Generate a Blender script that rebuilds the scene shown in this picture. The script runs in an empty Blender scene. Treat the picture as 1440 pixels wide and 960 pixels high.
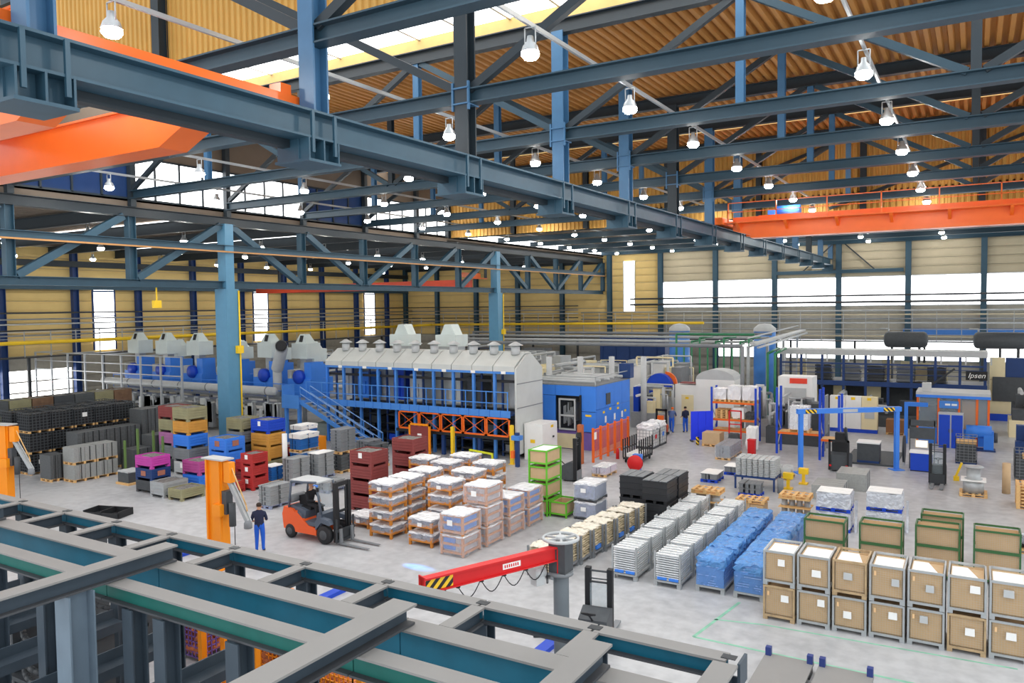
import bpy, math, random
from mathutils import Vector, Matrix
random.seed(7)
PI = math.pi
scene = bpy.context.scene
col = scene.collection

# ---------------------------------------------------------------- camera, world, exposure
yaw, pit, rol = 0.53845, 0.04597, -0.01259
fw = Vector((-math.sin(yaw)*math.cos(pit), math.cos(yaw)*math.cos(pit), -math.sin(pit)))
rt = Vector((math.cos(yaw), math.sin(yaw), 0)); up = rt.cross(fw)
rt, up = rt*math.cos(rol)+up*math.sin(rol), -rt*math.sin(rol)+up*math.cos(rol)
cd = bpy.data.cameras.new('camera'); cam = bpy.data.objects.new('camera', cd); col.objects.link(cam)
m3 = Matrix((rt, up, -fw)).transposed().to_4x4(); m3.translation = (0, 0, 8.9)
cam.matrix_world = m3
cd.sensor_fit = 'HORIZONTAL'; cd.sensor_width = 36; cd.lens = 36*1089.7/1440; cd.clip_end = 400
scene.camera = cam
w = bpy.data.worlds.new('overcast_sky'); scene.world = w; w.use_nodes = True
bg = w.node_tree.nodes['Background']; bg.inputs[0].default_value = (0.93, 0.97, 1.0, 1); bg.inputs[1].default_value = 1.15
vs = scene.view_settings
vs.view_transform = 'Standard'; vs.look = 'None'; vs.exposure = 0.45; vs.gamma = 1; vs.use_curve_mapping = False
LAMP = 115.0      # brightness of the high-bay lamp lenses

# ---------------------------------------------------------------- materials
def lin(c):
    return tuple(((x/255)/12.92 if x <= 10 else (((x/255)+.055)/1.055)**2.4) for x in c)
MATS = {}
def mat(name, rgb, rough=.55, metal=0., var=.10, scale=2.5, emit=0., alpha=1., bump=0., bscale=20., spec=.4, detail=4):
    if name in MATS: return MATS[name]
    m = bpy.data.materials.new(name); m.use_nodes = True; nt = m.node_tree; b = nt.nodes['Principled BSDF']
    c = lin(rgb)
    tc = nt.nodes.new('ShaderNodeTexCoord'); nz = nt.nodes.new('ShaderNodeTexNoise')
    nz.inputs['Scale'].default_value = scale; nz.inputs['Detail'].default_value = detail
    nt.links.new(tc.outputs['Object'], nz.inputs['Vector'])
    mx = nt.nodes.new('ShaderNodeMix'); mx.data_type = 'RGBA'
    mx.inputs[6].default_value = tuple(max(0, x*(1-var*1.6)) for x in c)+(1,)
    mx.inputs[7].default_value = tuple(min(1, x*(1+var*1.6)) for x in c)+(1,)
    nt.links.new(nz.outputs['Fac'], mx.inputs[0]); nt.links.new(mx.outputs[2], b.inputs['Base Color'])
    b.inputs['Roughness'].default_value = rough; b.inputs['Metallic'].default_value = metal
    b.inputs['Specular IOR Level'].default_value = spec
    if emit:
        b.inputs['Emission Color'].default_value = c+(1,); b.inputs['Emission Strength'].default_value = emit
    if alpha < 1: b.inputs['Alpha'].default_value = alpha
    if bump:
        n2 = nt.nodes.new('ShaderNodeTexNoise'); n2.inputs['Scale'].default_value = bscale; n2.inputs['Detail'].default_value = 3
        nt.links.new(tc.outputs['Object'], n2.inputs['Vector'])
        bp = nt.nodes.new('ShaderNodeBump'); bp.inputs['Strength'].default_value = bump; bp.inputs['Distance'].default_value = .05
        nt.links.new(n2.outputs['Fac'], bp.inputs['Height']); nt.links.new(bp.outputs['Normal'], b.inputs['Normal'])
    MATS[name] = m
    return m
STEEL = mat('steel_blue_paint', (50, 82, 100), .45)
STEELD = mat('steel_dark_paint', (40, 50, 57), .5)
HANG = mat('steel_bright_blue', (62, 104, 140), .4)
COLB = mat('column_blue', (88, 142, 174), .4, var=.06)
TRUSS = mat('truss_slate_blue', (44, 68, 82), .45)
DECK = mat('roof_deck_ochre', (178, 124, 62), .6, var=.12, scale=.6)
DECKW = mat('wall_sheet_ochre', (206, 160, 82), .6, var=.10, scale=.5)
DARKROOF = mat('dark_roof', (112, 100, 88), .8, var=.15, scale=.5)
BEIGE = mat('panel_beige', (194, 182, 154), .6, var=.08, scale=.7)
YELLOWP = mat('panel_yellow', (226, 196, 128), .6, var=.12, scale=.35)
GREYP = mat('panel_grey', (168, 164, 152), .6, var=.1)
WINW = mat('daylight_pane', (255, 255, 255), .4, emit=3.0, var=0)
WINB = mat('blue_pane', (40, 64, 108), .15, var=.1, spec=.6)
LENS = mat('lamp_lens', (255, 253, 248), .4, emit=LAMP, var=0)
ALU = mat('aluminium', (196, 200, 202), .35, .6, var=.06)
GALV = mat('galvanised', (176, 180, 182), .45, .35, var=.1, scale=6)
WHITE = mat('white_paint', (238, 238, 236), .5, var=.03)
CREAM = mat('cream_paint', (236, 222, 180), .55, var=.05)
ORANGE = mat('crane_orange', (244, 112, 38), .3, var=.04)
ORANGE2 = mat('post_orange', (255, 150, 20), .45, var=.05)
RED = mat('signal_red', (214, 32, 36), .45, var=.06)
BLACK = mat('black_rubber', (34, 35, 38), .6, var=.1)
DARK = mat('dark_steel', (56, 60, 64), .5, var=.15)
CHAR = mat('charcoal', (74, 78, 82), .55, var=.15, scale=5)
MIDG = mat('mid_grey', (128, 132, 136), .55, var=.12)
LTG = mat('light_grey', (190, 193, 194), .5, var=.07)
BLUE = mat('machine_blue', (60, 132, 232), .4, var=.05)
BLUED = mat('deep_blue', (24, 72, 196), .45, var=.06)
NAVY = mat('navy_blue', (32, 62, 116), .5, var=.1)
WALKB = mat('walkway_blue', (74, 138, 218), .45, var=.06)
YELLOW = mat('safety_yellow', (250, 205, 40), .45, var=.05)
GREEN = mat('bright_green', (104, 190, 48), .5, var=.08)
GREEND = mat('box_green', (60, 104, 62), .5, var=.12)
PIPEG = mat('pipe_green', (52, 128, 88), .45)
WOOD = mat('pallet_wood', (226, 182, 122), .75, var=.14, scale=7)
WOODO = mat('orange_wood', (206, 132, 52), .7, var=.16, scale=6)
CARD = mat('cardboard', (202, 172, 134), .8, var=.06, scale=4)
PAPER = mat('white_paper', (246, 246, 244), .7, var=.02)
PURPLE = mat('purple_paint', (126, 100, 176), .5)
MAGENTA = mat('magenta_paint', (194, 68, 166), .5, var=.1)
MAROON = mat('maroon_paint', (136, 62, 60), .55, var=.14)
OLIVE = mat('olive_paint', (150, 146, 112), .6, var=.16)
OCHRE = mat('ochre_paint', (206, 150, 66), .6, var=.14)
SKIN = mat('skin', (214, 164, 134), .55, var=.05)
HAIR = mat('dark_hair', (52, 40, 32), .7)
GLASS = mat('clear_glass', (190, 205, 212), .08, var=0, alpha=.28, spec=.6)
FILM = mat('stretch_film', (228, 234, 246), .14, var=.05, alpha=.3, bump=.9, bscale=9, spec=.7)
FILMW = mat('stretch_film_top', (250, 250, 252), .25, var=.02, alpha=.9, bump=.7, bscale=7, spec=.6)
FILMB = mat('blue_film', (98, 162, 255), .1, var=.28, scale=8, alpha=.72, bump=.9, bscale=9, spec=.6)
FRAMET = mat('frame_teal', (22, 104, 130), .5, var=.22, scale=1.6)
FRAMED = mat('frame_grey_top', (142, 140, 138), .6, var=.06, scale=1.2)
FRAMEG = mat('frame_slate', (62, 74, 85), .5, var=.14)

def floor_material():
    m = bpy.data.materials.new('concrete_floor'); m.use_nodes = True; nt = m.node_tree; b = nt.nodes['Principled BSDF']
    tc = nt.nodes.new('ShaderNodeTexCoord')
    n1 = nt.nodes.new('ShaderNodeTexNoise'); n1.inputs['Scale'].default_value = .22; n1.inputs['Detail'].default_value = 6
    n2 = nt.nodes.new('ShaderNodeTexNoise'); n2.inputs['Scale'].default_value = 2.4; n2.inputs['Detail'].default_value = 8
    nt.links.new(tc.outputs['Object'], n1.inputs['Vector']); nt.links.new(tc.outputs['Object'], n2.inputs['Vector'])
    ad = nt.nodes.new('ShaderNodeMath'); ad.operation = 'ADD'; nt.links.new(n1.outputs['Fac'], ad.inputs[0]); nt.links.new(n2.outputs['Fac'], ad.inputs[1])
    r = nt.nodes.new('ShaderNodeValToRGB'); nt.links.new(ad.outputs[0], r.inputs[0])
    ha = nt.nodes.new('ShaderNodeMath'); ha.operation = 'MULTIPLY'; ha.inputs[1].default_value = .5
    nt.links.new(ad.outputs[0], ha.inputs[0]); nt.links.new(ha.outputs[0], r.inputs[0])
    r.color_ramp.elements[0].position = .36; r.color_ramp.elements[0].color = lin((166, 167, 170))+(1,)
    r.color_ramp.elements[1].position = .6; r.color_ramp.elements[1].color = lin((194, 195, 197))+(1,)
    nt.links.new(r.outputs[0], b.inputs['Base Color']); b.inputs['Roughness'].default_value = .42
    b.inputs['Specular IOR Level'].default_value = .35
    return m
FLOORM = floor_material()

def stripe_material(name, c1, c2, scale):
    m = bpy.data.materials.new(name); m.use_nodes = True; nt = m.node_tree; b = nt.nodes['Principled BSDF']
    tc = nt.nodes.new('ShaderNodeTexCoord'); sp = nt.nodes.new('ShaderNodeSeparateXYZ'); nt.links.new(tc.outputs['Object'], sp.inputs[0])
    a = nt.nodes.new('ShaderNodeMath'); a.operation = 'ADD'; nt.links.new(sp.outputs[0], a.inputs[0]); nt.links.new(sp.outputs[2], a.inputs[1])
    k = nt.nodes.new('ShaderNodeMath'); k.operation = 'MULTIPLY'; k.inputs[1].default_value = scale; nt.links.new(a.outputs[0], k.inputs[0])
    f = nt.nodes.new('ShaderNodeMath'); f.operation = 'FRACT'; nt.links.new(k.outputs[0], f.inputs[0])
    g = nt.nodes.new('ShaderNodeMath'); g.operation = 'GREATER_THAN'; g.inputs[1].default_value = .5; nt.links.new(f.outputs[0], g.inputs[0])
    mx = nt.nodes.new('ShaderNodeMix'); mx.data_type = 'RGBA'; mx.inputs[6].default_value = lin(c1)+(1,); mx.inputs[7].default_value = lin(c2)+(1,)
    nt.links.new(g.outputs[0], mx.inputs[0]); nt.links.new(mx.outputs[2], b.inputs['Base Color']); b.inputs['Roughness'].default_value = .5
    return m
HAZARD = stripe_material('hazard_stripe', (30, 30, 30), (250, 205, 40), 4.2)

# ---------------------------------------------------------------- mesh building
class MB:
    def __init__(s): s.v = []; s.f = []; s.sm = []; s.mi = []; s.cur = 0
    def m(s, i): s.cur = i; return s
    def add(s, vs, fs, smooth=False):
        n = len(s.v); s.v += [tuple(p) for p in vs]; s.f += [tuple(i+n for i in q) for q in fs]; s.sm += [smooth]*len(fs); s.mi += [s.cur]*len(fs); return s
    def bb(s, x0, y0, z0, x1, y1, z1):
        return s.add([(x0,y0,z0),(x1,y0,z0),(x1,y1,z0),(x0,y1,z0),(x0,y0,z1),(x1,y0,z1),(x1,y1,z1),(x0,y1,z1)],
                     [(0,3,2,1),(4,5,6,7),(0,1,5,4),(1,2,6,5),(2,3,7,6),(3,0,4,7)])
    def box(s, cx, cy, cz, sx, sy, sz): return s.bb(cx-sx/2, cy-sy/2, cz-sz/2, cx+sx/2, cy+sy/2, cz+sz/2)
    def frame(s, p0, p1):
        p0, p1 = Vector(p0), Vector(p1); d = (p1-p0).normalized()
        h = Vector((0,0,1)) if abs(d.z) < .95 else Vector((0,1,0))
        a = d.cross(h).normalized(); b = a.cross(d).normalized()
        return p0, p1, a, b
    def beam(s, p0, p1, w, h, oa=0, ob=0):
        p0, p1, a, b = s.frame(p0, p1); vs = []
        for p in (p0, p1):
            for i, j in ((-1,-1),(1,-1),(1,1),(-1,1)): vs.append(p + a*(oa+i*w/2) + b*(ob+j*h/2))
        return s.add(vs, [(0,1,2,3),(7,6,5,4),(0,4,5,1),(1,5,6,2),(2,6,7,3),(3,7,4,0)])
    def ibeam(s, p0, p1, h, w, t=.03, tw=.02):
        s.beam(p0, p1, w, t, 0, h/2-t/2); s.beam(p0, p1, w, t, 0, -h/2+t/2); return s.beam(p0, p1, tw, h-2*t)
    def cyl(s, p0, p1, r, n=10, r2=None, caps=True, smooth=True):
        p0, p1, a, b = s.frame(p0, p1); r2 = r if r2 is None else r2; vs = []
        for p, q in ((p0, r), (p1, r2)):
            for i in range(n):
                t = 2*PI*i/n; vs.append(p + a*(q*math.cos(t)) + b*(q*math.sin(t)))
        s.add(vs, [(i, i+n, (i+1) % n+n, (i+1) % n) for i in range(n)], smooth)
        if caps:
            k = len(s.v)-2*n
            s.f += [tuple(range(k, k+n)), tuple(range(k+2*n-1, k+n-1, -1))]; s.sm += [False, False]; s.mi += [s.cur]*2
        return s
    def tube(s, pts, r, n=6):
        for i in range(len(pts)-1): s.cyl(pts[i], pts[i+1], r, n)
        return s
    def prism(s, pts, axis, a, b):
        def P(u, v, t): return {'x': (t, u, v), 'y': (u, t, v), 'z': (u, v, t)}[axis]
        n = len(pts); vs = [P(u, v, a) for u, v in pts]+[P(u, v, b) for u, v in pts]
        return s.add(vs, [tuple(range(n-1, -1, -1)), tuple(range(n, 2*n))]+[(i, (i+1) % n, (i+1) % n+n, i+n) for i in range(n)])
    def lathe(s, prof, n=16, c=(0,0,0), axis='z', smooth=True):
        vs = []
        for r, h in prof:
            for i in range(n):
                t = 2*PI*i/n; x, y = r*math.cos(t), r*math.sin(t)
                vs.append({'z': (c[0]+x, c[1]+y, c[2]+h), 'x': (c[0]+h, c[1]+x, c[2]+y), 'y': (c[0]+x, c[1]+h, c[2]+y)}[axis])
        fs = []
        for k in range(len(prof)-1):
            for i in range(n): fs.append((k*n+i, k*n+(i+1) % n, (k+1)*n+(i+1) % n, (k+1)*n+i))
        return s.add(vs, fs, smooth)
    def lump(s, x0, y0, z0, x1, y1, z1, amp=.03, n=6, seed=0, sag=.0, flare=.0):
        """soft, crumpled box open at the bottom: film or cloth laid over a load"""
        R = random.Random(seed); m = max(2, n//2)
        def top(i, j): return (x0+(x1-x0)*i/n, y0+(y1-y0)*j/n)
        vs = []; idx = {}
        for i in range(n+1):
            for j in range(n+1):
                x, y = top(i, j); e = (i in (0, n))+(j in (0, n))
                idx['t', i, j] = len(vs); vs.append((x+R.uniform(-amp,amp)*.6, y+R.uniform(-amp,amp)*.6, z1-e*.5*amp+R.uniform(-amp, amp)-sag*(R.random() if e == 0 else 0)))
        ring = [(i, 0) for i in range(n)]+[(n, j) for j in range(n)]+[(i, n) for i in range(n, 0, -1)]+[(0, j) for j in range(n, 0, -1)]
        cx, cy = (x0+x1)/2, (y0+y1)/2
        for k in range(1, m+1):
            t = k/m
            for q, (i, j) in enumerate(ring):
                x, y = top(i, j); fl = 1+flare*t
                ox = amp*1.3*R.uniform(-1, 1); oy = amp*1.3*R.uniform(-1, 1)
                idx['s', k, q] = len(vs); vs.append((cx+(x-cx)*fl+ox, cy+(y-cy)*fl+oy, z1+(z0-z1)*t+(R.uniform(0, amp*1.5) if k == m else 0)))
        fs = [(idx['t', i, j], idx['t', i+1, j], idx['t', i+1, j+1], idx['t', i, j+1]) for i in range(n) for j in range(n)]
        L = len(ring)
        for q in range(L):
            a, b = idx['t', *ring[q]], idx['t', *ring[(q+1) % L]]
            for k in range(1, m+1):
                c, d = idx['s', k, q], idx['s', k, (q+1) % L]
                fs.append((b, a, c, d)); a, b = c, d
        return s.add(vs, fs, False)
    def mesh(s, name):
        me = bpy.data.meshes.new(name); me.from_pydata(s.v, [], s.f)
        me.polygons.foreach_set('use_smooth', s.sm); me.polygons.foreach_set('material_index', s.mi); me.update(); return me

def O(name, mb, m, parent=None, loc=(0,0,0), rz=0., label=None, cat=None, group=None, kind=None):
    me = mb.mesh(name) if isinstance(mb, MB) else mb
    if m is not None and not me.materials:
        for q in (m if isinstance(m, (list, tuple)) else [m]): me.materials.append(q)
    o = bpy.data.objects.new(name, me); col.objects.link(o)
    o.location = loc
    if rz: o.rotation_euler[2] = rz
    if parent is not None: o.parent = parent
    if label: o['label'] = label
    if cat: o['category'] = cat
    if group: o['group'] = group
    if kind: o['kind'] = kind
    return o
def T(name, label, cat, loc=(0,0,0), rz=0., group=None, kind=None):
    o = bpy.data.objects.new(name, None); col.objects.link(o); o.location = loc; o.rotation_euler[2] = rz
    o.empty_display_size = .2; o['label'] = label; o['category'] = cat
    if group: o['group'] = group
    if kind: o['kind'] = kind
    return o
def ST(name, mb, m, parent=None, loc=(0,0,0)):
    return O(name, mb, m, parent, loc, kind='structure' if parent is None else None)
KIDS = {}
def copy_tree(root, loc, rz=None, label=None, group=None):
    def kids(o):
        return [c for c in col.objects if c.parent == o]
    if root.name not in KIDS: KIDS[root.name] = [(k, kids(k)) for k in kids(root)]
    r = root.copy(); col.objects.link(r); r.location = loc
    if rz is not None: r.rotation_euler[2] = rz
    if label: r['label'] = label
    if group: r['group'] = group
    for k, gs in KIDS[root.name]:
        c = k.copy(); col.objects.link(c); c.parent = r
        for g in gs:
            d = g.copy(); col.objects.link(d); d.parent = c
    return r
B = MB

# ================================================================ HALL
XC, XG, XW, YW = -38.0, -12.7, -68.0, 85.0
TY = [6.8+6*k for k in range(14)]            # truss lines
XE = 13.0                                    # how far the hall is built on the right
floor = ST('floor', B().bb(XW-.4, -3, -.3, XE, YW+.4, 0), FLOORM)
# painted floor lines
for pts, wd, c in (([(-5.9, 22.9), (-6.35, 19.9), (-1.0, 19.9), (3.0, 20.2)], .09, 'g'), ([(-6.2, 21.3), (-4.9, 21.6), (1.0, 21.9)], .07, 'g')):
    mbl = B()
    for i in range(len(pts)-1):
        mbl.beam((*pts[i], .003), (*pts[i+1], .003), wd, .004)
    O('floor_line', mbl, mat('floor_line_green', (136, 192, 166), .6, var=.3, scale=3), floor)

def corrug(x0, x1, pitch, depth, along, lo, hi, fixed, vertical=False):
    """trapezoid sheet. along='y': ribs run in y at height fixed, profile across x. vertical: ribs run in z on plane y=fixed"""
    mb = B(); n = int((x1-x0)/pitch); prof = []
    for i in range(n):
        b = x0+i*pitch
        prof += [(b, 0), (b+pitch*.38, 0), (b+pitch*.5, depth), (b+pitch*.88, depth)]
    prof.append((x0+n*pitch, 0)); vs = []
    for x, d in prof:
        if vertical: vs += [(x, fixed-d, lo), (x, fixed-d, hi)]
        else: vs += [(x, lo, fixed-d), (x, hi, fixed-d)]
    fs = [((2*i, 2*i+1, 2*i+3, 2*i+2) if not vertical else (2*i, 2*i+2, 2*i+3, 2*i+1)) for i in range(len(prof)-1)]
    return mb.add(vs, fs)
# ceiling over the middle section, with two skylight strips
ceil = ST('ceiling', corrug(XC, XE, .4, .2, 'y', 25.2, 43.7, 19.2), DECK)
O('deck_sheet', corrug(XC, XE, .4, .2, 'y', 45.7, 53.2, 19.2), DECK, ceil)
O('deck_cover', B().bb(XC, 25.22, 19.21, XE, 43.68, 19.35).bb(XC, 45.72, 19.21, XE, 53.2, 19.35), DARKROOF, ceil)
n = 0
for y0, y1 in ((22.0, 25.1), (43.8, 45.6)):
    n += 1
    win = ST('window_%d' % n, B().bb(XC, y0-.12, 19.0, XE, y0, 19.65).bb(XC, y1-.0, 18.98, XE, y1+.12, 19.65), mat('skylight_curb', (196, 164, 104), .7))
    x = XC
    while x < XE-1:
        O('pane', B().bb(x+.03, y0, 19.55, x+2.07, y1, 19.59), WINW, win)
        x += 2.1
    bar = B()
    x = XC
    while x < XE:
        bar.bb(x-.05, y0, 19.47, x+.05, y1, 19.62); x += 2.1
    O('glazing_bars', bar, ALU, win)
# step wall in front of the first skylight, and the one closing the middle section
wn = ST('wall_upper_near', corrug(XC-7, XE, .34, .08, 'z', 19.0, 26.0, 21.88, True), DECKW)
for x in (-30.4, -11.4, 7.6):
    O('pilaster', B().ibeam((x, 21.6, 18.9), (x, 21.6, 26), .6, .5), STEELD, wn)
wf = ST('wall_upper_far', corrug(XC, XE, .34, .08, 'z', 14.6, 19.1, 53.2, True), DECKW)
for k in range(8):
    O('pilaster', B().ibeam((XC+.3+6.33*k, 52.95, 14.6), (XC+.3+6.33*k, 52.95, 19), .4, .35), STEELD, wf)
O('brace', B().beam((-20, 52.8, 14.8), (-8, 52.8, 18.8), .18, .18).beam((-8, 52.8, 14.8), (4, 52.8, 18.8), .18, .18), STEELD, wf)
# lower roof of the far section, roof of the left bay
c2 = ST('ceiling_far', corrug(XC, XE, .5, .1, 'y', 53.2, YW, 15.6), DARKROOF)
O('cover', B().bb(XC, 53.2, 15.61, XE, YW, 15.8), DARKROOF, c2)
c3 = ST('ceiling_left', corrug(XW, XC, .6, .12, 'y', 10, YW, 14.6), DARKROOF)
O('cover', B().bb(XW, 10, 14.61, XC, YW, 14.8), DARKROOF, c3)
for yy in (30.5, 42.5, 54.5, 66.5):      # narrow roof lights of the left bay
    O('roof_light', B().bb(XW+3, yy, 14.40, XC-4, yy+.5, 14.44), WINW, c3)
LB = []
for i, y in enumerate(TY[3:]):
    O('roof_beam', B().ibeam((XW, y, 14.05), (XC, y, 14.05), .7, .3), STEELD, c3)

# far wall -----------------------------------------------------------------
farw = ST('wall_far', B().bb(XW, YW+.12, 0, XE, YW+.35, 16), GREYP)
PX = [.7-6.3*k for k in range(11)]+[7.0, 13.3]
PX.append(XW+.3); PX.sort()
def zrows(z0, z1, h):
    r = []; z = z0
    while z < z1-.05: r.append((z, min(z+h, z1))); z += h
    return r
nw = 2
panel_cache = {}
def panel(parent, axis, u0, u1, z0, z1, plane, m):
    L = round(u1-u0, 3); h = round(z1-z0, 3); k = (axis, L, h, m.name)
    if k not in panel_cache:
        mb = B(); t = .1
        if axis == 'x': mb.prism([(0, .012), (-t*.5, .03), (-t, h*.25), (-t, h*.75), (-t*.5, h-.03), (0, h-.012)], 'x', .04, L-.04)
        else: mb.prism([(0, .012), (t*.5, .03), (t, h*.25), (t, h*.75), (t*.5, h-.03), (0, h-.012)], 'y', .04, L-.04)
        panel_cache[k] = mb.mesh('panel'); panel_cache[k].materials.append(m)
    O('panel', panel_cache[k], None, parent, (u0, plane, z0) if axis == 'x' else (plane, u0, z0))
for i in range(len(PX)-1):
    a, b = PX[i], PX[i+1]; right = a > -32
    for z0, z1 in zrows(11.42, 15.3, .82): panel(farw, 'x', a, b, z0, z1, YW+.1, BEIGE if right else YELLOWP)
    if right:
        nw += 1
        wd = ST('window_%d' % nw, B().bb(a+.1, YW+.02, 8.42, b-.1, YW+.1, 8.52).bb(a+.1, YW+.02, 11.34, b-.1, YW+.1, 11.44), ALU)
        O('pane', B().bb(a+.1, YW+.04, 8.5, b-.1, YW+.08, 11.36), WINW, wd)
    else:
        for z0, z1 in zrows(8.5, 11.42, .97): panel(farw, 'x', a, b, z0, z1, YW+.1, YELLOWP)
    for z0, z1 in zrows(5.2, 8.46, .82): panel(farw, 'x', a, b, z0, z1, YW+.1, GREYP if right else YELLOWP)
    if a < -26:
        for z0, z1 in zrows(3.0, 5.2, 1.1): panel(farw, 'x', a, b, z0, z1, YW+.1, GREYP)
    else:
        nw += 1
        wd = ST('window_%d' % nw, B().bb(a+.3, YW+.0, 3.0, b-.3, YW+.1, 3.1).bb(a+.3, YW+.0, 5.0, b-.3, YW+.1, 5.1), ALU)
        O('pane', B().bb(a+.3, YW+.04, 3.1, b-.3, YW+.08, 5.0), WINW, wd)
    for z0, z1 in zrows(0, 3.0, 1.0): panel(farw, 'x', a, b, z0, z1, YW+.1, GREYP)
    O('pilaster', B().ibeam((a, YW-.25, 0), (a, YW-.25, 15.4), .5, .5), STEEL, farw)
nw += 1
wd = ST('window_%d' % nw, B().bb(-35.45, YW-.1, 8.0, -35.35, YW+.0, 14).bb(-34.05, YW-.1, 8.0, -33.95, YW+.0, 14), ALU)
O('pane', B().bb(-35.35, YW-.07, 8.1, -34.05, YW-.03, 13.9), WINW, wd)
t1 = ST('trim_1', B().ibeam((-6, YW-.35, 5.9), (XE, YW-.35, 5.9), .6, .35), WALKB)
t2 = ST('trim_2', B().beam((-18, YW-.4, 11.95), (-6, YW-.4, 11.95), .3, .35), STEEL)
O('brace', B().beam((-11.4, YW-.4, 14.8), (-8.5, YW-.4, 12), .12, .12).beam((-12.4, YW-.4, 14.8), (-15.4, YW-.4, 12), .12, .12), STEELD, t2)
t3 = ST('trim_3', B().ibeam((XC, YW-.6, 15.0), (XE, YW-.6, 15.0), .6, .4), STEEL)
# left wall ----------------------------------------------------------------
lw = ST('wall_left', B().bb(XW-.35, 10, 0, XW-.12, YW, 15), GREYP)
PY = [26.8+6*k for k in range(10)]
WINY = (41.5, 59.5, 77.5)
for i in range(len(PY)):
    a = PY[i]; b = a+6
    for z0, z1 in zrows(5.2, 14.4, .92): panel(lw, 'y', a, b, z0, z1, XW-.1, YELLOWP)
    for z0, z1 in zrows(0, 1.2 if a < 38 else 2.2, .6): panel(lw, 'y', a, b, z0, z1, XW-.1, GREYP)
    if a > 38:
        for z0, z1 in zrows(2.2, 5.2, 1.0): panel(lw, 'y', a, b, z0, z1, XW-.1, GREYP)
        O('pilaster', B().ibeam((XW+.25, a, 0), (XW+.25, a, 14.2), .5, .45), NAVY, lw)
        continue
    nw += 1
    wd = ST('window_%d' % nw, B().bb(XW-.1, a+.3, 1.2, XW, b-.3, 1.3).bb(XW-.1, a+.3, 4.0, XW, b-.3, 5.2).bb(XW-.02, a+.3, 2.1, XW+.04, b-.3, 2.22).bb(XW-.02, a+.3, 3.0, XW+.04, b-.3, 3.12), GREYP)
    for q in range(3): O('pane', B().bb(XW-.08, a+.3+q*1.8, 1.3, XW-.04, a+2.02+q*1.8, 4.0), WINW, wd)
    O('pilaster', B().ibeam((XW+.25, a, 0), (XW+.25, a, 14.2), .5, .45), NAVY, lw)
for yy in WINY:
    nw += 1
    wd = ST('window_%d' % nw, B().bb(XW+.05, yy-1.1, 5.4, XW+.15, yy-.95, 11.6).bb(XW+.05, yy+.95, 5.4, XW+.15, yy+1.1, 11.6).bb(XW+.05, yy-.95, 8.4, XW+.15, yy+.95, 8.5).bb(XW+.05, yy-.95, 10.6, XW+.15, yy+.95, 10.75), NAVY)
    O('pane', B().bb(XW+.08, yy-.95, 5.4, XW+.12, yy+.95, 11.5), WINW, wd)
ST('trim_4', B().ibeam((XW+.6, 12, 10.95), (XW+.6, YW, 10.95), .35, .3), STEEL)
ST('trim_5', B().ibeam((XW+.6, 12, 13.0), (XW+.6, YW, 13.0), .5, .4), STEELD)

# left column row with its lattice girder ----------------------------------
row = T('lattice_girder', 'long blue-grey steel lattice girder carried by the two big blue columns', 'girder', (XC, 0, 0))
O('top_chord', B().ibeam((0, 12.8, 14.05), (0, 84.9, 14.05), .5, .5), STEELD, row)
O('rail_beam', B().ibeam((.25, 12.8, 12.45), (.25, 84.9, 12.45), .4, .4), STEEL, row)
O('bottom_chord', B().ibeam((0, 12.8, 10.35), (0, 84.9, 10.35), .42, .5), STEEL, row)
O('crane_rail', B().bb(.40, 12.8, 12.22, .5, 84.9, 12.3), mat('rail_rust', (196, 142, 84), .5), row)
dirs = {24.8: 1, 18.8: 1, 12.8: 1, 30.8: -1, 36.8: -1, 42.8: 1, 48.8: 1, 54.8: 1, 60.8: -1, 66.8: -1, 72.8: 1, 78.8: 1}
for y in TY[1:]:
    y = round(y, 1)
    O('post', B().ibeam((0, y, 10.5), (0, y, 13.85), .42, .4), STEEL, row)
    if y in dirs:
        a, b = ((y+.3, 10.6), (y+5.6, 13.8)) if dirs[y] > 0 else ((y+.4, 13.8), (y+5.7, 10.6))
        O('diagonal', B().beam((0, *a), (0, *b), .32, .36), STEEL, row)
for i, y in enumerate((30.8, 60.8)):
    ct = T('column', ('blue steel box column rising from among the sheet-steel bins', 'blue steel box column standing behind the grey furnace roof')[i], 'column', (XC, y, 0))
    O('shaft', B().bb(-.5, -.45, 0, .5, .45, 10.1), COLB, ct)
    O('upper_shaft', B().bb(-.34, -.3, 10.1, .34, .3, 13.9), COLB, ct)
    O('gas_pipe', B().cyl((.56, .4, 0), (.56, .4, 10), .05, 6), YELLOW, ct)
    O('alarm_box', B().bb(.5, .1, 6.3, .75, .5, 6.75), YELLOW, ct)
    O('base_plate', B().bb(-.8, -.75, 0, .8, .75, .05), STEELD, ct)
hook = T('hanging_sign', 'small yellow box hanging below the lattice girder', 'sign', (XC, 26.2, 9.03))
O('box', B().bb(-.1, -.22, 0, .1, .22, .4), YELLOW, hook); O('wire', B().beam((0, 0, .4), (0, 0, 1.1), .06, .06), YELLOW, hook)

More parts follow.
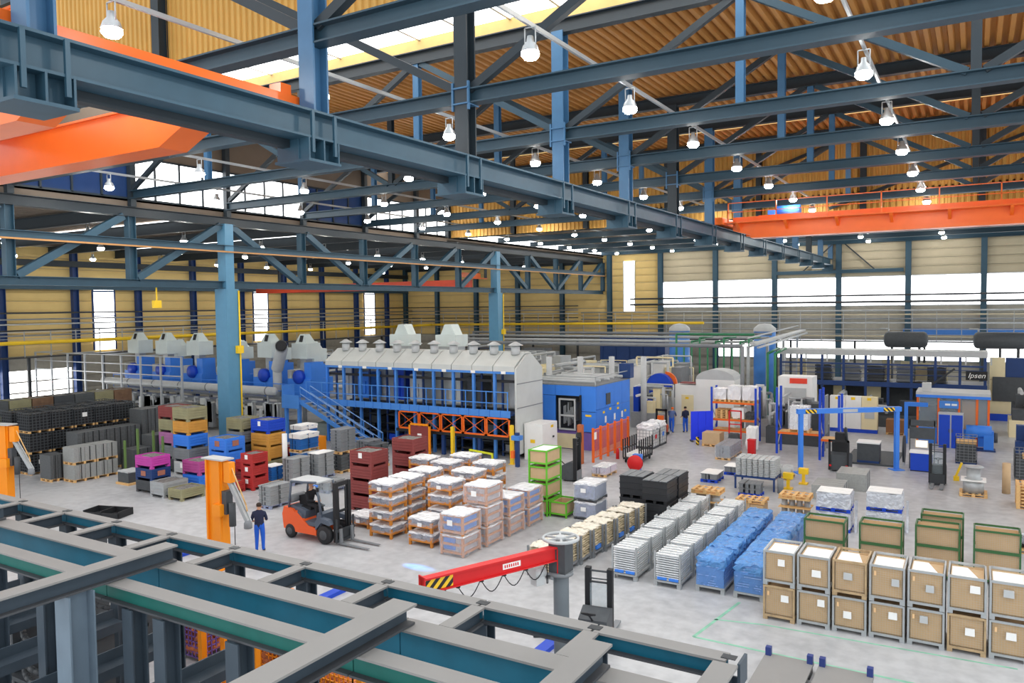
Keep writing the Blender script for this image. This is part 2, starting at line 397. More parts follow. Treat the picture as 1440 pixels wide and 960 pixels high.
# clerestory over the left row ----------------------------------------------
cw = ST('wall_clerestory', B().bb(XC-.15, 10, 14.3, XC, 53.2, 14.72).bb(XC-.15, 10, 16.95, XC, 53.2, 19.2).bb(XC-.15, 53.2, 14.6, XC, YW, 14.75).bb(XC-.15, 53.2, 15.35, XC, YW, 15.8), DARKROOF)
yy = 12.8
while yy < 53:
    white = (24.7 < yy < 36) or (42.7 < yy < 54)
    nw += 1
    fr = B()
    for q in range(5): fr.bb(XC-.02, yy+q*1.5-.05, 14.72, XC+.08, yy+q*1.5+.05, 16.95)
    fr.bb(XC-.02, yy, 14.7, XC+.08, yy+6, 14.8).bb(XC-.02, yy, 16.88, XC+.08, yy+6, 16.98)
    wd = ST('window_%d' % nw, fr, STEELD)
    for q in range(4): O('pane', B().bb(XC-.03, yy+q*1.5+.05, 14.75, XC+.0, yy+q*1.5+1.45, 16.9), WINW if white else WINB, wd)
    O('stud', B().beam((XC+.25, yy, 14.3), (XC+.25, yy, 19), .3, .3), STEELD, cw)
    yy = round(yy+6, 1)
while yy < 84:
    nw += 1
    wd = ST('window_%d' % nw, B().bb(XC-.02, yy, 14.72, XC+.06, yy+6, 14.8), STEELD)
    for q in range(4): O('pane', B().bb(XC-.03, yy+q*1.5+.1, 14.8, XC+.0, yy+q*1.5+1.35, 15.3), WINW, wd)
    yy = round(yy+6, 1)

# roof trusses ---------------------------------------------------------------
NT2 = ['first', 'second', 'third', 'fourth', 'fifth', 'sixth', 'seventh', 'eighth', 'ninth']
NX = [XC+6.325*k for k in range(9)]
for y in TY[:-1]:
    mid = 21 < y < 53; near = y < 21
    tr = T('roof_truss', 'blue-grey steel roof truss under the ochre deck, %s from the far ribbed wall' % NT2[int(round((48.8-y)/6))] if y < 53 else 'blue-grey roof beam under the dark roof, %s from the far windows' % NT2[int(round((78.8-y)/6))], 'truss', (0, y, 0),
           group='roof trusses' if y < 53 else 'far roof beams')
    O('bottom_chord', B().ibeam((XC+.3, 0, 14.9), (XE, 0, 14.9), .42, .42, .04, .03), TRUSS, tr)
    if mid or near:
        zt = 18.68 if mid else 22.8
        O('top_chord', B().ibeam((XC+.2, 0, zt), (XE, 0, zt), .5, .36, .04, .03), STEELD, tr)
        for i, x in enumerate(NX):
            if abs(x-XG) > .1 and i > 0 and mid:
                O('post', B().ibeam((x, 0, 15.1), (x, 0, zt-.22), .26, .26), HANG if i % 2 else STEELD, tr)
        if mid:
            for i in range(8):
                a, b = NX[i], NX[i+1]
                zz = (15.1, 18.45) if i % 2 == 0 else (18.45, 15.1)
                O('diagonal', B().beam((a+.2, 0, zz[0]), (b-.2, 0, zz[1]), .2, .22), (TRUSS if i % 2 else STEELD), tr)
        else:
            for sgn in (-1, 1):
                O('diagonal', B().beam((XG+.2*sgn, 0, 15.1), (XG+sgn*14, 0, 22.5), .22, .24), STEELD, tr)
# runway girder on hangers -----------------------------------------------------
rg = T('crane_runway_girder', 'long blue steel crane runway girder hanging in the middle of the hall', 'girder', (XG, 0, 0))
O('beam', B().ibeam((0, 1, 12.92), (0, 84.6, 12.92), .62, .55, .05, .04), STEEL, rg)
O('lower_beam', B().beam((-.42, 1, 12.62), (-.42, 84.6, 12.62), .24, .36), STEELD, rg)
O('rail', B().bb(-.05, 1, 13.23, .05, 84.6, 13.3), DARK, rg)
for y in TY:
    h = O('hanger', B().ibeam((0, y, 13.25), (0, y, 18.5 if 21 < y < 53 else (22.6 if y < 21 else 14.8)), .46, .44, .05, .04), HANG if int(y/6) % 3 else STEELD, rg)
    bk = B().bb(-.75, y-.5, 12.1, .3, y+.5, 12.16)
    for q in (-.45, 0, .45): bk.bb(-.7, y+q-.02, 12.16, .28, y+q+.02, 12.62)
    bk.bb(-.03, y-.5, 12.16, .0, y+.5, 12.62).bb(.24, y+.3, 12.3, .3, y+.38, 13.2).bb(.24, y-.38, 12.3, .3, y-.3, 13.2)
    O('bracket', bk, STEEL, rg)
    if 14 < y < 53: O('splice_plate', B().bb(-.28, y-.3, 14.66, .28, y+.3, 14.7).bb(-.28, y-.3, 15.1, .28, y+.3, 15.14).bb(-.3, y-.27, 14.5, -.24, y-.2, 15.3).bb(.24, y-.27, 14.5, .3, y-.2, 15.3), HANG, h)

# lamps -------------------------------------------------------------------------
lamp_me = {}
NTH = ['first', 'second', 'third', 'fourth', 'fifth', 'sixth', 'seventh', 'eighth', 'ninth', 'tenth', 'eleventh', 'twelfth', 'thirteenth']
def lamp(x, y, z, row, k, where='m'):
    lab = {'m': 'round high-bay lamp, %s row from the blue columns, %s from the far wall', 'l': 'left bay roof lamp, %s row from the blue columns, %s from the far end'}[where] % (NTH[row], NTH[k])
    t = T('high_bay_lamp', lab, 'lamp', (x, y, z), group={'m': 'high-bay lamps of the main hall', 'l': 'lamps of the left bay'}[where])
    if 'h' not in lamp_me:
        lamp_me['h'] = B().lathe([(.0, .42), (.07, .42), (.085, .3), (.17, .2), (.21, .08), (.21, .06)], 12).mesh('housing'); lamp_me['h'].materials.append(ALU)
        lamp_me['l'] = B().lathe([(.2, .06), (.21, -.03), (.15, -.1), (.0, -.13)], 12).mesh('lens'); lamp_me['l'].materials.append(LENS)
        lamp_me['b'] = B().tube([(-.14, 0, .2), (-.14, 0, .615), (.14, 0, .615), (.14, 0, .2)], .018, 5).mesh('bracket'); lamp_me['b'].materials.append(ALU)
    O('housing', lamp_me['h'], None, t); O('lens', lamp_me['l'], None, t); O('bracket', lamp_me['b'], None, t)
LX = [-2.5, -8.85, -15.4, -21.9, -28.4, -34.9]
for r_, x in enumerate(LX):
    o = O('light_rail', B().beam((x, 5, 15.35), (x, 84, 15.35), .07, .1), ALU, label='thin light rail carrying lamps, %s from the row of blue columns' % NTH[5-r_], cat='rail', group='light rails')
    for k in range(13):
        lamp(x, 9.8+6*k, 14.66, 5-r_, 12-k)
for r_, x in enumerate((-41.8, -50.5, -61.5)):
    for k in range(9):
        lamp(x, 24.8+6*k, 13.08, r_, 8-k, where='l')

# ================================================================ CRANES
def bridge_girder(parent, x0, x1, y, z0, z1, w, taper, name='girder', m=ORANGE):
    O(name, B().prism([(x0, z0), (x1-taper, z0), (x1, z1-.25), (x1, z1), (x0, z1)], 'y', y-w/2, y+w/2), m, parent)
    O('flange', B().bb(x0, y-w/2-.06, z1, x1, y+w/2+.06, z1+.05), m, parent)
cr = T('bridge_crane', 'orange double-girder bridge crane running on the left side of the runway girder', 'crane', (0, 0, 0))
bridge_girder(cr, -37, -13.7, 11.0, 12.42, 13.32, .7, 1.5)
bridge_girder(cr, -37, -13.7, 8.1, 12.42, 13.32, .7, 1.5)
O('end_carriage', B().bb(-13.55, 6.4, 13.33, -13.05, 13.2, 13.62), ORANGE, cr)
O('connector', B().bb(-14.2, 7.7, 13.37, -13.1, 8.5, 13.5).bb(-14.2, 10.6, 13.37, -13.1, 11.4, 13.5), ORANGE, cr)
O('buffer', B().cyl((-13.3, 13.2, 13.5), (-13.3, 13.5, 13.5), .12, 8), ORANGE2, cr)
rl = B()
for i in range(12): rl.bb(-36+i*2, 7.72, 13.37, -35.94+i*2, 7.78, 14.5)
rl.bb(-36, 7.72, 14.45, -14, 7.78, 14.5).bb(-36, 7.72, 13.9, -14, 7.78, 13.94)
O('railing', rl, ORANGE, cr)
tl = O('trolley', B().bb(-23, 7.9, 13.5, -20.6, 11.2, 13.75).bb(-22.6, 8.6, 13.75, -21.2, 10.4, 14.3), ORANGE, cr)
O('hoist_drum', B().cyl((-22.4, 9.5, 12.9), (-20.6, 9.5, 12.9), .3, 12).bb(-22.2, 9.3, 13.1, -20.8, 9.7, 13.5), ORANGE, tl)
O('festoon_clamp', B().bb(-13.45, 12.2, 13.62, -13.1, 12.5, 13.85), ORANGE, cr)

cr = T('bridge_crane', 'orange bridge crane with walkway railing near the far wall windows', 'crane', (0, 45, 0))
O('girder', B().prism([(-11.9, 13.0), (-10.9, 12.72), (XE, 12.72), (XE, 13.75), (-11.9, 13.75)], 'y', -.35, .35), ORANGE, cr)
O('bottom_flange', B().bb(-10.9, -.45, 12.55, XE, .45, 12.72), ORANGE, cr)
O('walkway', B().bb(-12.2, -1.1, 13.38, XE, -.35, 13.44), ORANGE, cr)
O('girder', B().bb(-11.9, 2.6, 12.9, XE, 3.2, 13.75), ORANGE, cr)
O('end_carriage', B().bb(-12.95, -1.4, 13.31, -12.2, 3.3, 13.7), ORANGE, cr)
for i in range(9):
    O('rail_post', B().bb(-12+i*2.6, -1.1, 13.44, -11.94+i*2.6, -1.04, 14.5), ORANGE, cr)
    O('bracket', B().prism([(-.35, 12.95), (-.35, 13.38), (-1.05, 13.38), (-.95, 13.28)], 'x', -11.6+i*2.6, -11.45+i*2.6), ORANGE, cr)
O('hand_rail', B().bb(-12, -1.1, 14.46, XE, -1.05, 14.5).bb(-12, -1.1, 13.95, XE, -1.05, 13.99), ORANGE, cr)
hm = O('hoist_motor', B().cyl((-9.9, 1.6, 14.15), (-8.6, 1.6, 14.15), .32, 12).bb(-10.3, 1.1, 13.75, -9.9, 2.1, 14.2), BLUE, cr)
O('trolley', B().bb(-10.6, .2, 13.76, -8.2, 2.9, 13.84), ORANGE, cr)
cr = T('bridge_crane', 'red bridge crane hanging in the left bay below the lattice girder', 'crane', (0, 58, 0))
O('girder', B().bb(-66.5, -.3, 10.55, -38.9, .3, 11.3), mat('crane_dull_red', (196, 70, 44), .5), cr)
O('end_carriage', B().bb(-39.3, -1.5, 11.5, -38.8, 1.5, 11.9), ORANGE, cr)
O('hanger', B().bb(-39.2, 2.7, 11.5, -39.0, 2.9, 13.72), STEELD, cr); O('hanger', B().bb(-66.4, 2.7, 11.3, -66.2, 2.9, 13.72), STEELD, cr)
O('tie_bar', B().bb(-39.25, 0, 11.4, -38.95, 2.9, 11.5), ORANGE, cr); O('tie_bar', B().bb(-66.45, 0, 11.2, -66.15, 2.9, 11.3), ORANGE, cr)

# ================================================================ STEEL FRAME IN THE FOREGROUND
fr = T('steel_platform', 'bare steel platform frame of teal-webbed beams with grey top flanges', 'steel frame', (0, 0, 0))
BOTF = mat('frame_bottom_flange', (74, 76, 80), .6)
def fbeam(name, p0, p1, h, w, web, top=FRAMED, parent=fr, tw=.05, t=.035):
    """beam with its top flange face at the given z"""
    p0 = (p0[0], p0[1], p0[2]-h/2); p1 = (p1[0], p1[1], p1[2]-h/2)
    mb = B().m(0).beam(p0, p1, w, t, 0, h/2-t/2).m(2).beam(p0, p1, w*.8, t, 0, -h/2+t/2).m(1).beam(p0, p1, tw, h-2*t)
    return O(name, mb, [top, web, BOTF], parent)
ND = [-2.86-2.03*k for k in range(14)]
for i in range(13):
    a, b = ND[i+1], ND[i]
    fbeam('back_beam', (a+.02, 10.55, 4.0), (b-.02, 10.55, 4.0), .3, .28, FRAMET)
for i, x in enumerate(ND):
    if i: fbeam('cross_beam', (x, 10.4, 4.0), (x, 9.48, 4.0), .3, .25, FRAMEG)
    O('joint_plate', B().bb(x-.1, 10.48, 4.0, x+.1, 10.62, 4.01), DARK, fr)
    O('post', B().ibeam((x, 10.55, 0), (x, 10.55, 3.69), .28, .28), FRAMEG, fr)
    O('foot_plate', B().bb(x-.22, 10.33, 0, x+.22, 10.77, .025), DARK, fr)
xs = [-28, -19.6, -13.6, -7.6, -2.9]
for i in range(4):
    fbeam('girder', (xs[i]+.0, 9.26, 4.0), (xs[i+1]-.02, 9.26, 4.0), .62, .42, FRAMET, tw=.06)
    fbeam('inner_beam', (xs[i]+.0, 8.2, 4.0), (xs[i+1]-.02, 8.2, 4.0), .36, .34, mat('frame_green', (26, 104, 96), .55, var=.15))
for x, w_, y1 in ((-19.75, .36, 9.4), (-13.45, .38, 9.42), (-7.55, .46, 9.3), (-4.3, .34, 9.45)):
    fbeam('cross_girder', (x, 5.0, 4.34), (x, y1, 4.34), .33, w_, FRAMEG)
fbeam('end_beam', (-2.86, 6.0, 4.0), (-2.86, 10.36, 4.0), .34, .34, FRAMEG)
O('end_stiffener', B().bb(-2.7, 10.36, 3.66, -2.66, 10.74, 4.02), FRAMEG, fr)
for x, y, wd in ((-17.6, 8.15, .3), (-15.6, 8.15, .22), (-13.45, 7.5, .4), (-12.75, 8.15, .24), (-11.85, 8.15, .26), (-10.0, 8.15, .26), (-5.6, 8.15, .26)):
    O('column', B().ibeam((x, y, 0), (x, y, 3.64 if y > 8 else 4.0), wd+.06, wd+.04), FRAMEG if y > 8 else mat('column_pale_slate', (112, 128, 142), .5), fr)
for k in range(3, 10):
    x = ND[k]+.22
    O('ledge_beam', B().bb(x-.2, 6.0, 1.78, x+.2, 10.36, 1.81).bb(x-.2, 6.0, 1.81, x-.16, 10.36, 2.02).bb(x+.16, 6.0, 1.6, x+.2, 10.36, 1.78), FRAMEG, fr)

_c0 = {}
def cm0(n):
    if n not in _c0:
        _c0[n] = B().cyl((-.66, 0, 0), (.66, 0, 0), .065, 8).mesh(n); _c0[n].materials.append(mat('tube_dark', (96, 100, 104), .35, .5, var=.2))
    return _c0[n]
# things under and around the frame
for i, (x, y) in enumerate(((-23.3, 11.7), (-18.3, 11.6), (-15.4, 11.5), (-15.0, 11.8), (-13.7, 11.6), (-10.6, 11.6))):
    t = T('orange_rack', 'orange rack upright under the platform frame, %s from the red jib crane' % ['sixth', 'fifth', 'fourth', 'third', 'second', 'first'][i], 'rack', (x, y, 0), group='orange uprights under the frame')
    O('upright', B().bb(-.07, -.07, 0, .07, .07, 2.5), ORANGE2, t); O('foot', B().bb(-.2, -.2, 0, .2, .2, .03), ORANGE2, t)
def wire_grid(mb, w, d, h, px, pz, r=.006, z0=0., top=False):
    nx = max(1, round(w/px)); ny = max(1, round(d/px)); nz = max(1, round(h/pz))
    for sx in (-d/2, d/2):
        for i in range(nx+1): mb.box(-w/2+w*i/nx, sx, z0+h/2, r*2, r*2, h)
        for k in range(nz+1): mb.box(0, sx, z0+h*k/nz, w, r*2, r*2)
    for sy in (-w/2, w/2):
        for i in range(ny+1): mb.box(sy, -d/2+d*i/ny, z0+h/2, r*2, r*2, h)
        for k in range(nz+1): mb.box(sy, 0, z0+h*k/nz, r*2, d, r*2)
    return mb
RUSTY = mat('rusty_castings', (176, 98, 56), .6, var=.5, scale=9, bump=1., bscale=14)
PURPM = mat('purple_mesh', (112, 84, 160), .5)
for i, (x, y, pm, nm) in enumerate(((-17.2, 12.9, PURPM, 'purple'), (-16.7, 14.4, ORANGE2, 'orange'), (-14.4, 12.9, ORANGE2, 'orange'), (-11.8, 12.5, ORANGE2, 'orange'), (-12.9, 14.4, PURPM, 'purple'))):
    t = T('wire_basket', '%s wire basket of rusty castings under the platform frame, %s' % (nm, ('beside the dark tube pallets', 'behind the purple one', 'between two orange uprights', 'nearest the red jib crane', 'behind the last orange uprights')[i]), 'basket', (x, y, 0), group='%s baskets under the frame' % nm)
    O('mesh', wire_grid(B(), 1.3, 1.1, 1.05, .13, .13, .012, .12), pm, t)
    O('castings', B().lump(-.62, -.52, .14, .62, .52, .95, .06, 10, i), RUSTY, t)
    O('legs', B().bb(-.64, -.54, 0, -.54, -.44, .14).bb(.54, -.54, 0, .64, -.44, .14).bb(-.64, .44, 0, -.54, .54, .14).bb(.54, .44, 0, .64, .54, .14), pm, t)
for j, (x, y) in enumerate(((-18.1, 9.6), (-20.6, 12.6))):
    t = T('tube_rack', ('dark rack holding bent steel tubes under the platform frame', 'dark rack of short steel tubes beside the bent tube rack')[j], 'rack', (x, y, 0))
    for k in range(4 if j == 0 else 7):
        pts = [(-1.3+.26*q, -.5*math.cos((q-5)*.3)*.9, .5+.3*k) for q in range(11)]
        O('tube', B().tube(pts, .07, 7), DARK, t)
    O('stand', B().bb(-1.35, -.3, 0, -1.25, .6, (1.55, 2.6)[j]).bb(1.25, -.3, 0, 1.35, .6, (1.55, 2.6)[j]).bb(-1.3, .4, 0, 1.3, .5, .2), CHAR, t)
    O('crosspiece', B().bb(-1.35, -.4, .3, 1.35, .1, .4), CHAR, t)
for i, x in enumerate((-14.0, -11.9, -9.0)):
    t = T('tube_bundle', 'dark pallet of short steel tubes under the platform frame, %s from the red jib crane' % ('third', 'second', 'first')[i], 'pallet load', (x-.05, 9.55, 0), group='dark tube pallets under the frame')
    O('cradle', B().bb(-.7, -.45, 0, .7, -.38, .8).bb(-.7, .38, 0, .7, .45, .8).bb(-.7, -.45, 0, .7, .45, .12), CHAR, t)
    for q in range(5):
        for r_ in range(4): O('tube', cm0('tube'), None, t, (0, -.28+.14*q, .2+.14*r_))
for i, (x, y) in enumerate(((-24.6, 18.0), (-17.0, 17.4), (-9.43, 17.4))):
    O('floor_strip', B().bb(-.16, -.9, 0, .16, .9, .12), BLUED, None, (x, y, 0), label='bright blue steel channel lying on the floor behind the platform frame', cat='channel', group='blue channels on the floor')
O('floor_strip', B().bb(-.05, -1.6, 0, .05, .5, .08), RED, None, (-11.3, 16.6, 0), -.2, 'thin red rail lying on the floor beside the jib crane', 'rail')
t = T('paint_tray', 'black plastic double tray lying on the open floor behind the frame', 'tray', (-32.3, 19.6, 0), .3)
O('shell', B().bb(-.9, -.45, 0, .9, .45, .06).bb(-.9, -.45, .06, -.84, .45, .3).bb(.84, -.45, .06, .9, .45, .3).bb(-.03, -.45, .06, .03, .45, .3).bb(-.9, .39, .06, .9, .45, .3).bb(-.9, -.45, .06, .9, -.39, .22), BLACK, t)
t = T('cabinet', 'white steel cabinet standing behind the platform frame', 'cabinet', (-22.6, 13.6, 0))
O('body', B().bb(-.6, -.4, 0, .6, .4, 1.7), WHITE, t); O('stripe', B().bb(.601, -.3, .9, .61, .3, 1.3), BLUED, t); O('door', B().bb(-.55, -.42, .1, -.02, -.4, 1.6).bb(.02, -.42, .1, .55, -.4, 1.6), LTG, t)
t = T('parts_bins', 'red and blue small-parts bins on a shelf behind the platform frame', 'bins', (-24.6, 13.2, 0))
O('shelf', B().bb(-.9, -.3, 0, -.84, .3, 1.5).bb(.84, -.3, 0, .9, .3, 1.5).bb(-.9, -.3, 1.0, .9, .3, 1.04).bb(-.9, -.3, 1.46, .9, .3, 1.5), CHAR, t)
for k in range(7):
    O('bin', B().bb(-.8+.23*k, -.28, 1.51, -.6+.23*k, .2, 1.7), RED if k % 3 else BLUE, t); O('bin', B().bb(-.8+.23*k, -.28, 1.05, -.6+.23*k, .2, 1.25), BLUE if k % 3 == 1 else RED, t)
for i, (x, y, rz) in enumerate(((-9.85, 17.9, .5), (-14.0, 14.4, .2))):
    t = T('work_light', ('small grey portable work light on the floor beside the jib post', 'small grey portable work light among the wire baskets')[i], 'work light', (x, y, 0), rz, group='work lights')
    O('stand', B().tube([(-.25, 0, .03), (.25, 0, .03), (.25, .2, .03)], .03, 6), DARK, t)
    O('head', B().lathe([(.05, 0), (.16, .12), (.16, .2), (0, .2)], 12, (0, 0, .06), 'x'), CHAR, t); O('lens', B().lathe([(.0, .205), (.14, .206)], 12, (0, 0, .06), 'x'), CREAM, t)

# red jib crane -----------------------------------------------------------------
jb = T('jib_crane', 'red jib crane arm with hazard stripes on a grey post', 'jib crane', (-8.55, 16.5, 0))
O('post', B().cyl((0, 0, 0), (0, 0, 3.15), .19, 16), mat('post_grey', (104, 112, 118), .45), jb)
hd = O('head', B().bb(-.22, -.22, 2.45, .22, .22, 3.2), CHAR, jb)
O('collar', B().cyl((0, 0, 2.38), (0, 0, 2.46), .3, 16), MIDG, jb)
whl = B().lathe([(.42, -.02), (.46, 0), (.46, .05), (.42, .07), (.4, .05), (.4, 0), (.42, -.02)], 24, (0, 0, 3.24))
for k in range(6):
    a = k*PI/3; whl.beam((0, 0, 3.26), (.42*math.cos(a), .42*math.sin(a), 3.26), .05, .05)
whl.cyl((0, 0, 3.2), (0, 0, 3.32), .12, 12)
O('top_wheel', whl, LTG, jb)
tip = Vector((-10.1+8.55, 13.0-16.5, 0)); dn = tip.normalized(); ang = math.atan2(dn.y, dn.x); L = tip.length
arm = O('arm', B().bb(.05, -.05, 2.78, L, .05, 3.08).bb(.05, -.11, 3.06, L, .11, 3.1).bb(.05, -.11, 2.76, L, .11, 2.79).bb(L-.03, -.13, 2.72, L, .13, 3.14), RED, jb, (0, 0, 0), ang)
O('bracket', B().bb(-.02, -.12, 2.42, .2, .12, 3.05), RED, jb, (0, 0, 0), ang)
O('hazard_marking', B().bb(L-.75, -.062, 2.8, L-.06, -.051, 3.05).bb(L-.75, .051, 2.8, L-.06, .062, 3.05), HAZARD, arm)
pl = O('name_plate', B().bb(1.25, -.062, 2.86, 1.75, -.051, 2.99).bb(1.25, .051, 2.86, 1.75, .062, 2.99), PAPER, arm)
lett = B()
for k in range(7): lett.bb(1.31+.06*k, .062, 2.89, 1.345+.06*k, .064, 2.96)
O('lettering', lett, RED, arm)
for k in range(5):
    x0 = L-.9-k*.62
    if x0 < .7: break
    pts = [(x0-.62*q/8, -.02, 2.74-.34*math.sin(PI*q/8)) for q in range(9)]
    O('festoon_cable', B().tube(pts, .012, 5), BLACK, arm)
    O('cable_trolley', B().bb(x0-.04, -.05, 2.7, x0+.04, .05, 2.77), BLACK, arm)
O('hoist_trolley', B().bb(L-.55, -.1, 2.6, L-.25, .1, 2.76), BLACK, arm)
O('pendant_cable', B().tube([(.35, -.1, 2.75), (.33, -.1, 2.2), (.36, -.1, 2.2), (.38, -.1, 2.75)], .012, 5), BLACK, arm)
hs = O('chain_hoist', B().cyl((.42, -.18, 2.5), (.75, -.18, 2.5), .16, 12).bb(.45, -.3, 2.2, .7, -.06, 2.62), LTG, arm)

# orange wall-type jib posts ----------------------------------------------------
def jib_post(loc, lab, h=3.75, rz=0):
    t = T('jib_post', lab, 'jib post', loc, rz)
    O('post', B().prism([(-.28, 0), (.34, 0), (.44, h), (-.44, h)], 'y', -.12, .12).bb(.28, -.2, .0, .36, .2, h-.02).bb(-.36, -.2, 0, -.28, .2, h-.02), ORANGE2, t)
    O('top_plate', B().bb(-.48, -.26, h, .6, .26, h+.05), LTG, t)
    a = O('folded_arm', B().bb(.5, -.12, h-.75, .8, .12, h-.05), ORANGE2, t)
    O('gas_spring', B().beam((.62, 0, h-.7), (1.5, 0, 1.75), .1, .14).beam((.72, .08, h-.7), (1.58, .08, 1.75), .05, .06), GALV, a)
    O('cable', B().tube([(.7, 0, h-.1), (1.45, 0, 2.3), (1.5, 0, 2.1)], .025, 5), WOOD, a)
    O('gripper', B().lathe([(.02, 0), (.14, .03), (.14, .2), (.08, .3), (0, .3)], 10, (1.52, 0, 1.5)), MIDG, a)
    O('motor', B().bb(.4, -.14, 1.9, .62, .14, 2.7).cyl((.75, 0, 1.5), (.75, 0, 2.3), .12, 10), CHAR, t)
    O('control_box', B().bb(.1, -.32, 1.85, .5, -.12, 2.25), ORANGE2, t)
    O('chain', B().tube([(.85, 0, 1.5), (.85, 0, .3)], .015, 5), BLACK, t)
    O('base_plate', B().bb(-.5, -.4, 0, .55, .4, .05), ORANGE2, t)
jib_post((-22.45, 17.55, 0), 'orange jib post with folded lifting arm standing behind the platform frame')
jib_post((-38.2, 18.3, 0), 'orange jib post with folded lifting arm beside the black wire baskets', 3.75, .3)
# grey steel plates bottom right
for i, (x0, x1) in enumerate(((-4.35, -3.22), (-3.1, -1.9))):
    t = T('plate_pallet', ('grey steel plate with blue corner blocks, the one beside the green floor line corner', 'grey steel plate with blue corner blocks, farther from the green floor line corner')[i], 'steel plate', (x0, 0, 0))
    L = x1-x0
    O('plate', B().bb(0, 16.2, .16, L, 19.4, .22), FRAMED, t)
    for q in (0.02, L-.14): O('corner_block', B().bb(q, 19.25, .22, q+.13, 19.4, .42), mat('block_blue', (48, 64, 128), .5), t); O('foot', B().bb(q, 16.3, 0, q+.13, 16.6, .16).bb(q, 18.9, 0, q+.13, 19.3, .16), DARK, t)

# ================================================================ GOODS ON THE FLOOR
ORD = ['first', 'second', 'third', 'fourth', 'fifth', 'sixth', 'seventh', 'eighth', 'ninth', 'tenth', 'eleventh', 'twelfth']
MC = {}
def cm(key, fn, m):
    """mesh cache"""
    if key not in MC:
        me = fn().mesh(key[0] if isinstance(key, tuple) else key)
        for q in (m if isinstance(m, (list, tuple)) else [m]): me.materials.append(q)
        MC[key] = me
    return MC[key]
def pallet_mb(w, d, h=.144, z=0.):
    b = B(); n = 5
    for i in range(n): b.bb(-w/2+i*(w-.12)/(n-1), -d/2, z+h-.022, -w/2+.12+i*(w-.12)/(n-1), d/2, z+h)
    for j in (-1, 0, 1):
        y = j*(d/2-.05)
        b.bb(-w/2, y-.05, z+h-.044, w/2, y+.05, z+h-.022).bb(-w/2, y-.05, z, w/2, y+.05, z+.022)
        for i in (-1, 0, 1): b.bb(i*(w/2-.07)-.07, y-.05, z+.022, i*(w/2-.07)+.07, y+.05, z+h-.044)
    return b
def pallet_part(parent, w, d, m=None, z=0.):
    return O('pallet', cm(('pallet', w, d, (m or WOOD).name), lambda: pallet_mb(w, d), m or WOOD), None, parent, (0, 0, z))

MESHW = mat('mesh_wire', (196, 186, 168), .5, .2)
# mesh boxes with cardboard liner ------------------------------------------------
def mesh_box(name, loc, w, d, h, label, cat, group, frame_m, seed, midrail=False, lined_top='paper', pouch=True):
    R = random.Random(seed); t = T(name, label, cat, loc, group=group)
    def frame():
        b = B(); p = .05
        for sx in (-1, 1):
            for sy in (-1, 1):
                b.box(sx*(w/2-p/2), sy*(d/2-p/2), .1+(h-.1)/2, p, p, h-.1); b.box(sx*(w/2-.06), sy*(d/2-.06), .05, .12, .12, .1)
        for z in ((.12, h-.02) if not midrail else (.12, h*.62, h-.02)):
            hh = .06 if z < .2 or z > h-.1 else .09
            for s in (-1, 1): b.box(0, s*(d/2-.02), z, w-.1, .04, hh); b.box(s*(w/2-.02), 0, z, .04, d-.1, hh)
        return b
    O('frame', cm(('frame', name, w, d, h, frame_m.name), frame, frame_m), None, t)
    O('wire_mesh', cm(('wire_mesh', name, w, d, h, frame_m.name), lambda: wire_grid(B(), w-.06, d-.06, h-.2, .06, .06, .0022, .15), MESHW), None, t)
    def liner():
        a, c = w/2-.06, d/2-.06; z0, z1 = .15, h-.07; q = .015
        b = B().bb(-a, -c, z0, a, -c+q, z1).bb(-a, c-q, z0, a, c, z1).bb(-a, -c, z0, -a+q, c, z1).bb(a-q, -c, z0, a, c, z1)
        return b.bb(-a, -c, z0, a, c, z0+.02).bb(-a+q, -c+q, z0, a-q, c-q, z1-(.05 if not midrail else .14))
    O('cardboard_liner', cm(('cardboard_liner', w, d, h), liner, CARD), None, t)
    if lined_top == 'paper':
        a, c = w/2-.07, d/2-.07; z = h-.11; dx = R.choice([0, 0, .0, .35, .25])
        O('cover_sheet', B().add([(-a, -c, z), (a, -c, z), (a-dx, c, z+.01), (-a, c, z+.01)], [(0, 1, 2, 3)]), PAPER, t)
    if pouch:
        px = R.uniform(-.12, .22); pz = h*R.uniform(.5, .75); s = R.uniform(.09, .12)
        O('document_pouch', B().prism([(px-s, pz-.09), (px+s, pz-.09), (px+s*.95, pz+.09), (px-s*.95, pz+.09)], 'y', -d/2-.045, -d/2-.0), PAPER if R.random() < .6 else LTG, t)
    if pouch and R.random() < .55:
        O('tag', B().bb(-w*.36, -d/2-.01, h*.72, -w*.3, -d/2, h*.84), mat('tag_buff', (244, 200, 150), .7), t)
    return t
for k in range(7):
    for lv in (0, 1):
        mesh_box('mesh_box', (-4.6+.905*k, 22.66+.035*k, lv*.99), .85, 1.24, .97,
                 '%s mesh box lined with cardboard, %s from the blue-wrapped stacks' % (('lower', 'upper')[lv], ORD[k]), 'mesh box', 'cardboard-lined mesh boxes in a double row', GALV if (k*2+lv) % 5 else mat('galv_rust', (186, 160, 124), .6, .2, var=.3, scale=6), k*2+lv, lined_top='paper' if lv else 'none')
for i, (x0, y, lab) in enumerate(((-4.81, 26.9, 'beside the foil-wrapped pallet and blue film'), (-3.15, 27.2, 'in front of the second foil-wrapped pallet'), (-1.56, 27.8, 'with another close behind it'), (-1.48, 29.3, 'tucked behind the one before it'), (.06, 28.06, 'in front of the black bundle pallet'))):
    t = mesh_box('green_mesh_box', (x0+.63, y+.42, 0), 1.27, .84, 1.7, 'tall green mesh box with cardboard liner %s' % lab, 'mesh box', 'tall green mesh boxes', GREEND, 60+i, True, 'none', False)
    O('flap', B().beam((-.6, -.36, 1.665), (.6, -.36, 1.665), .1, .012), PAPER, t)

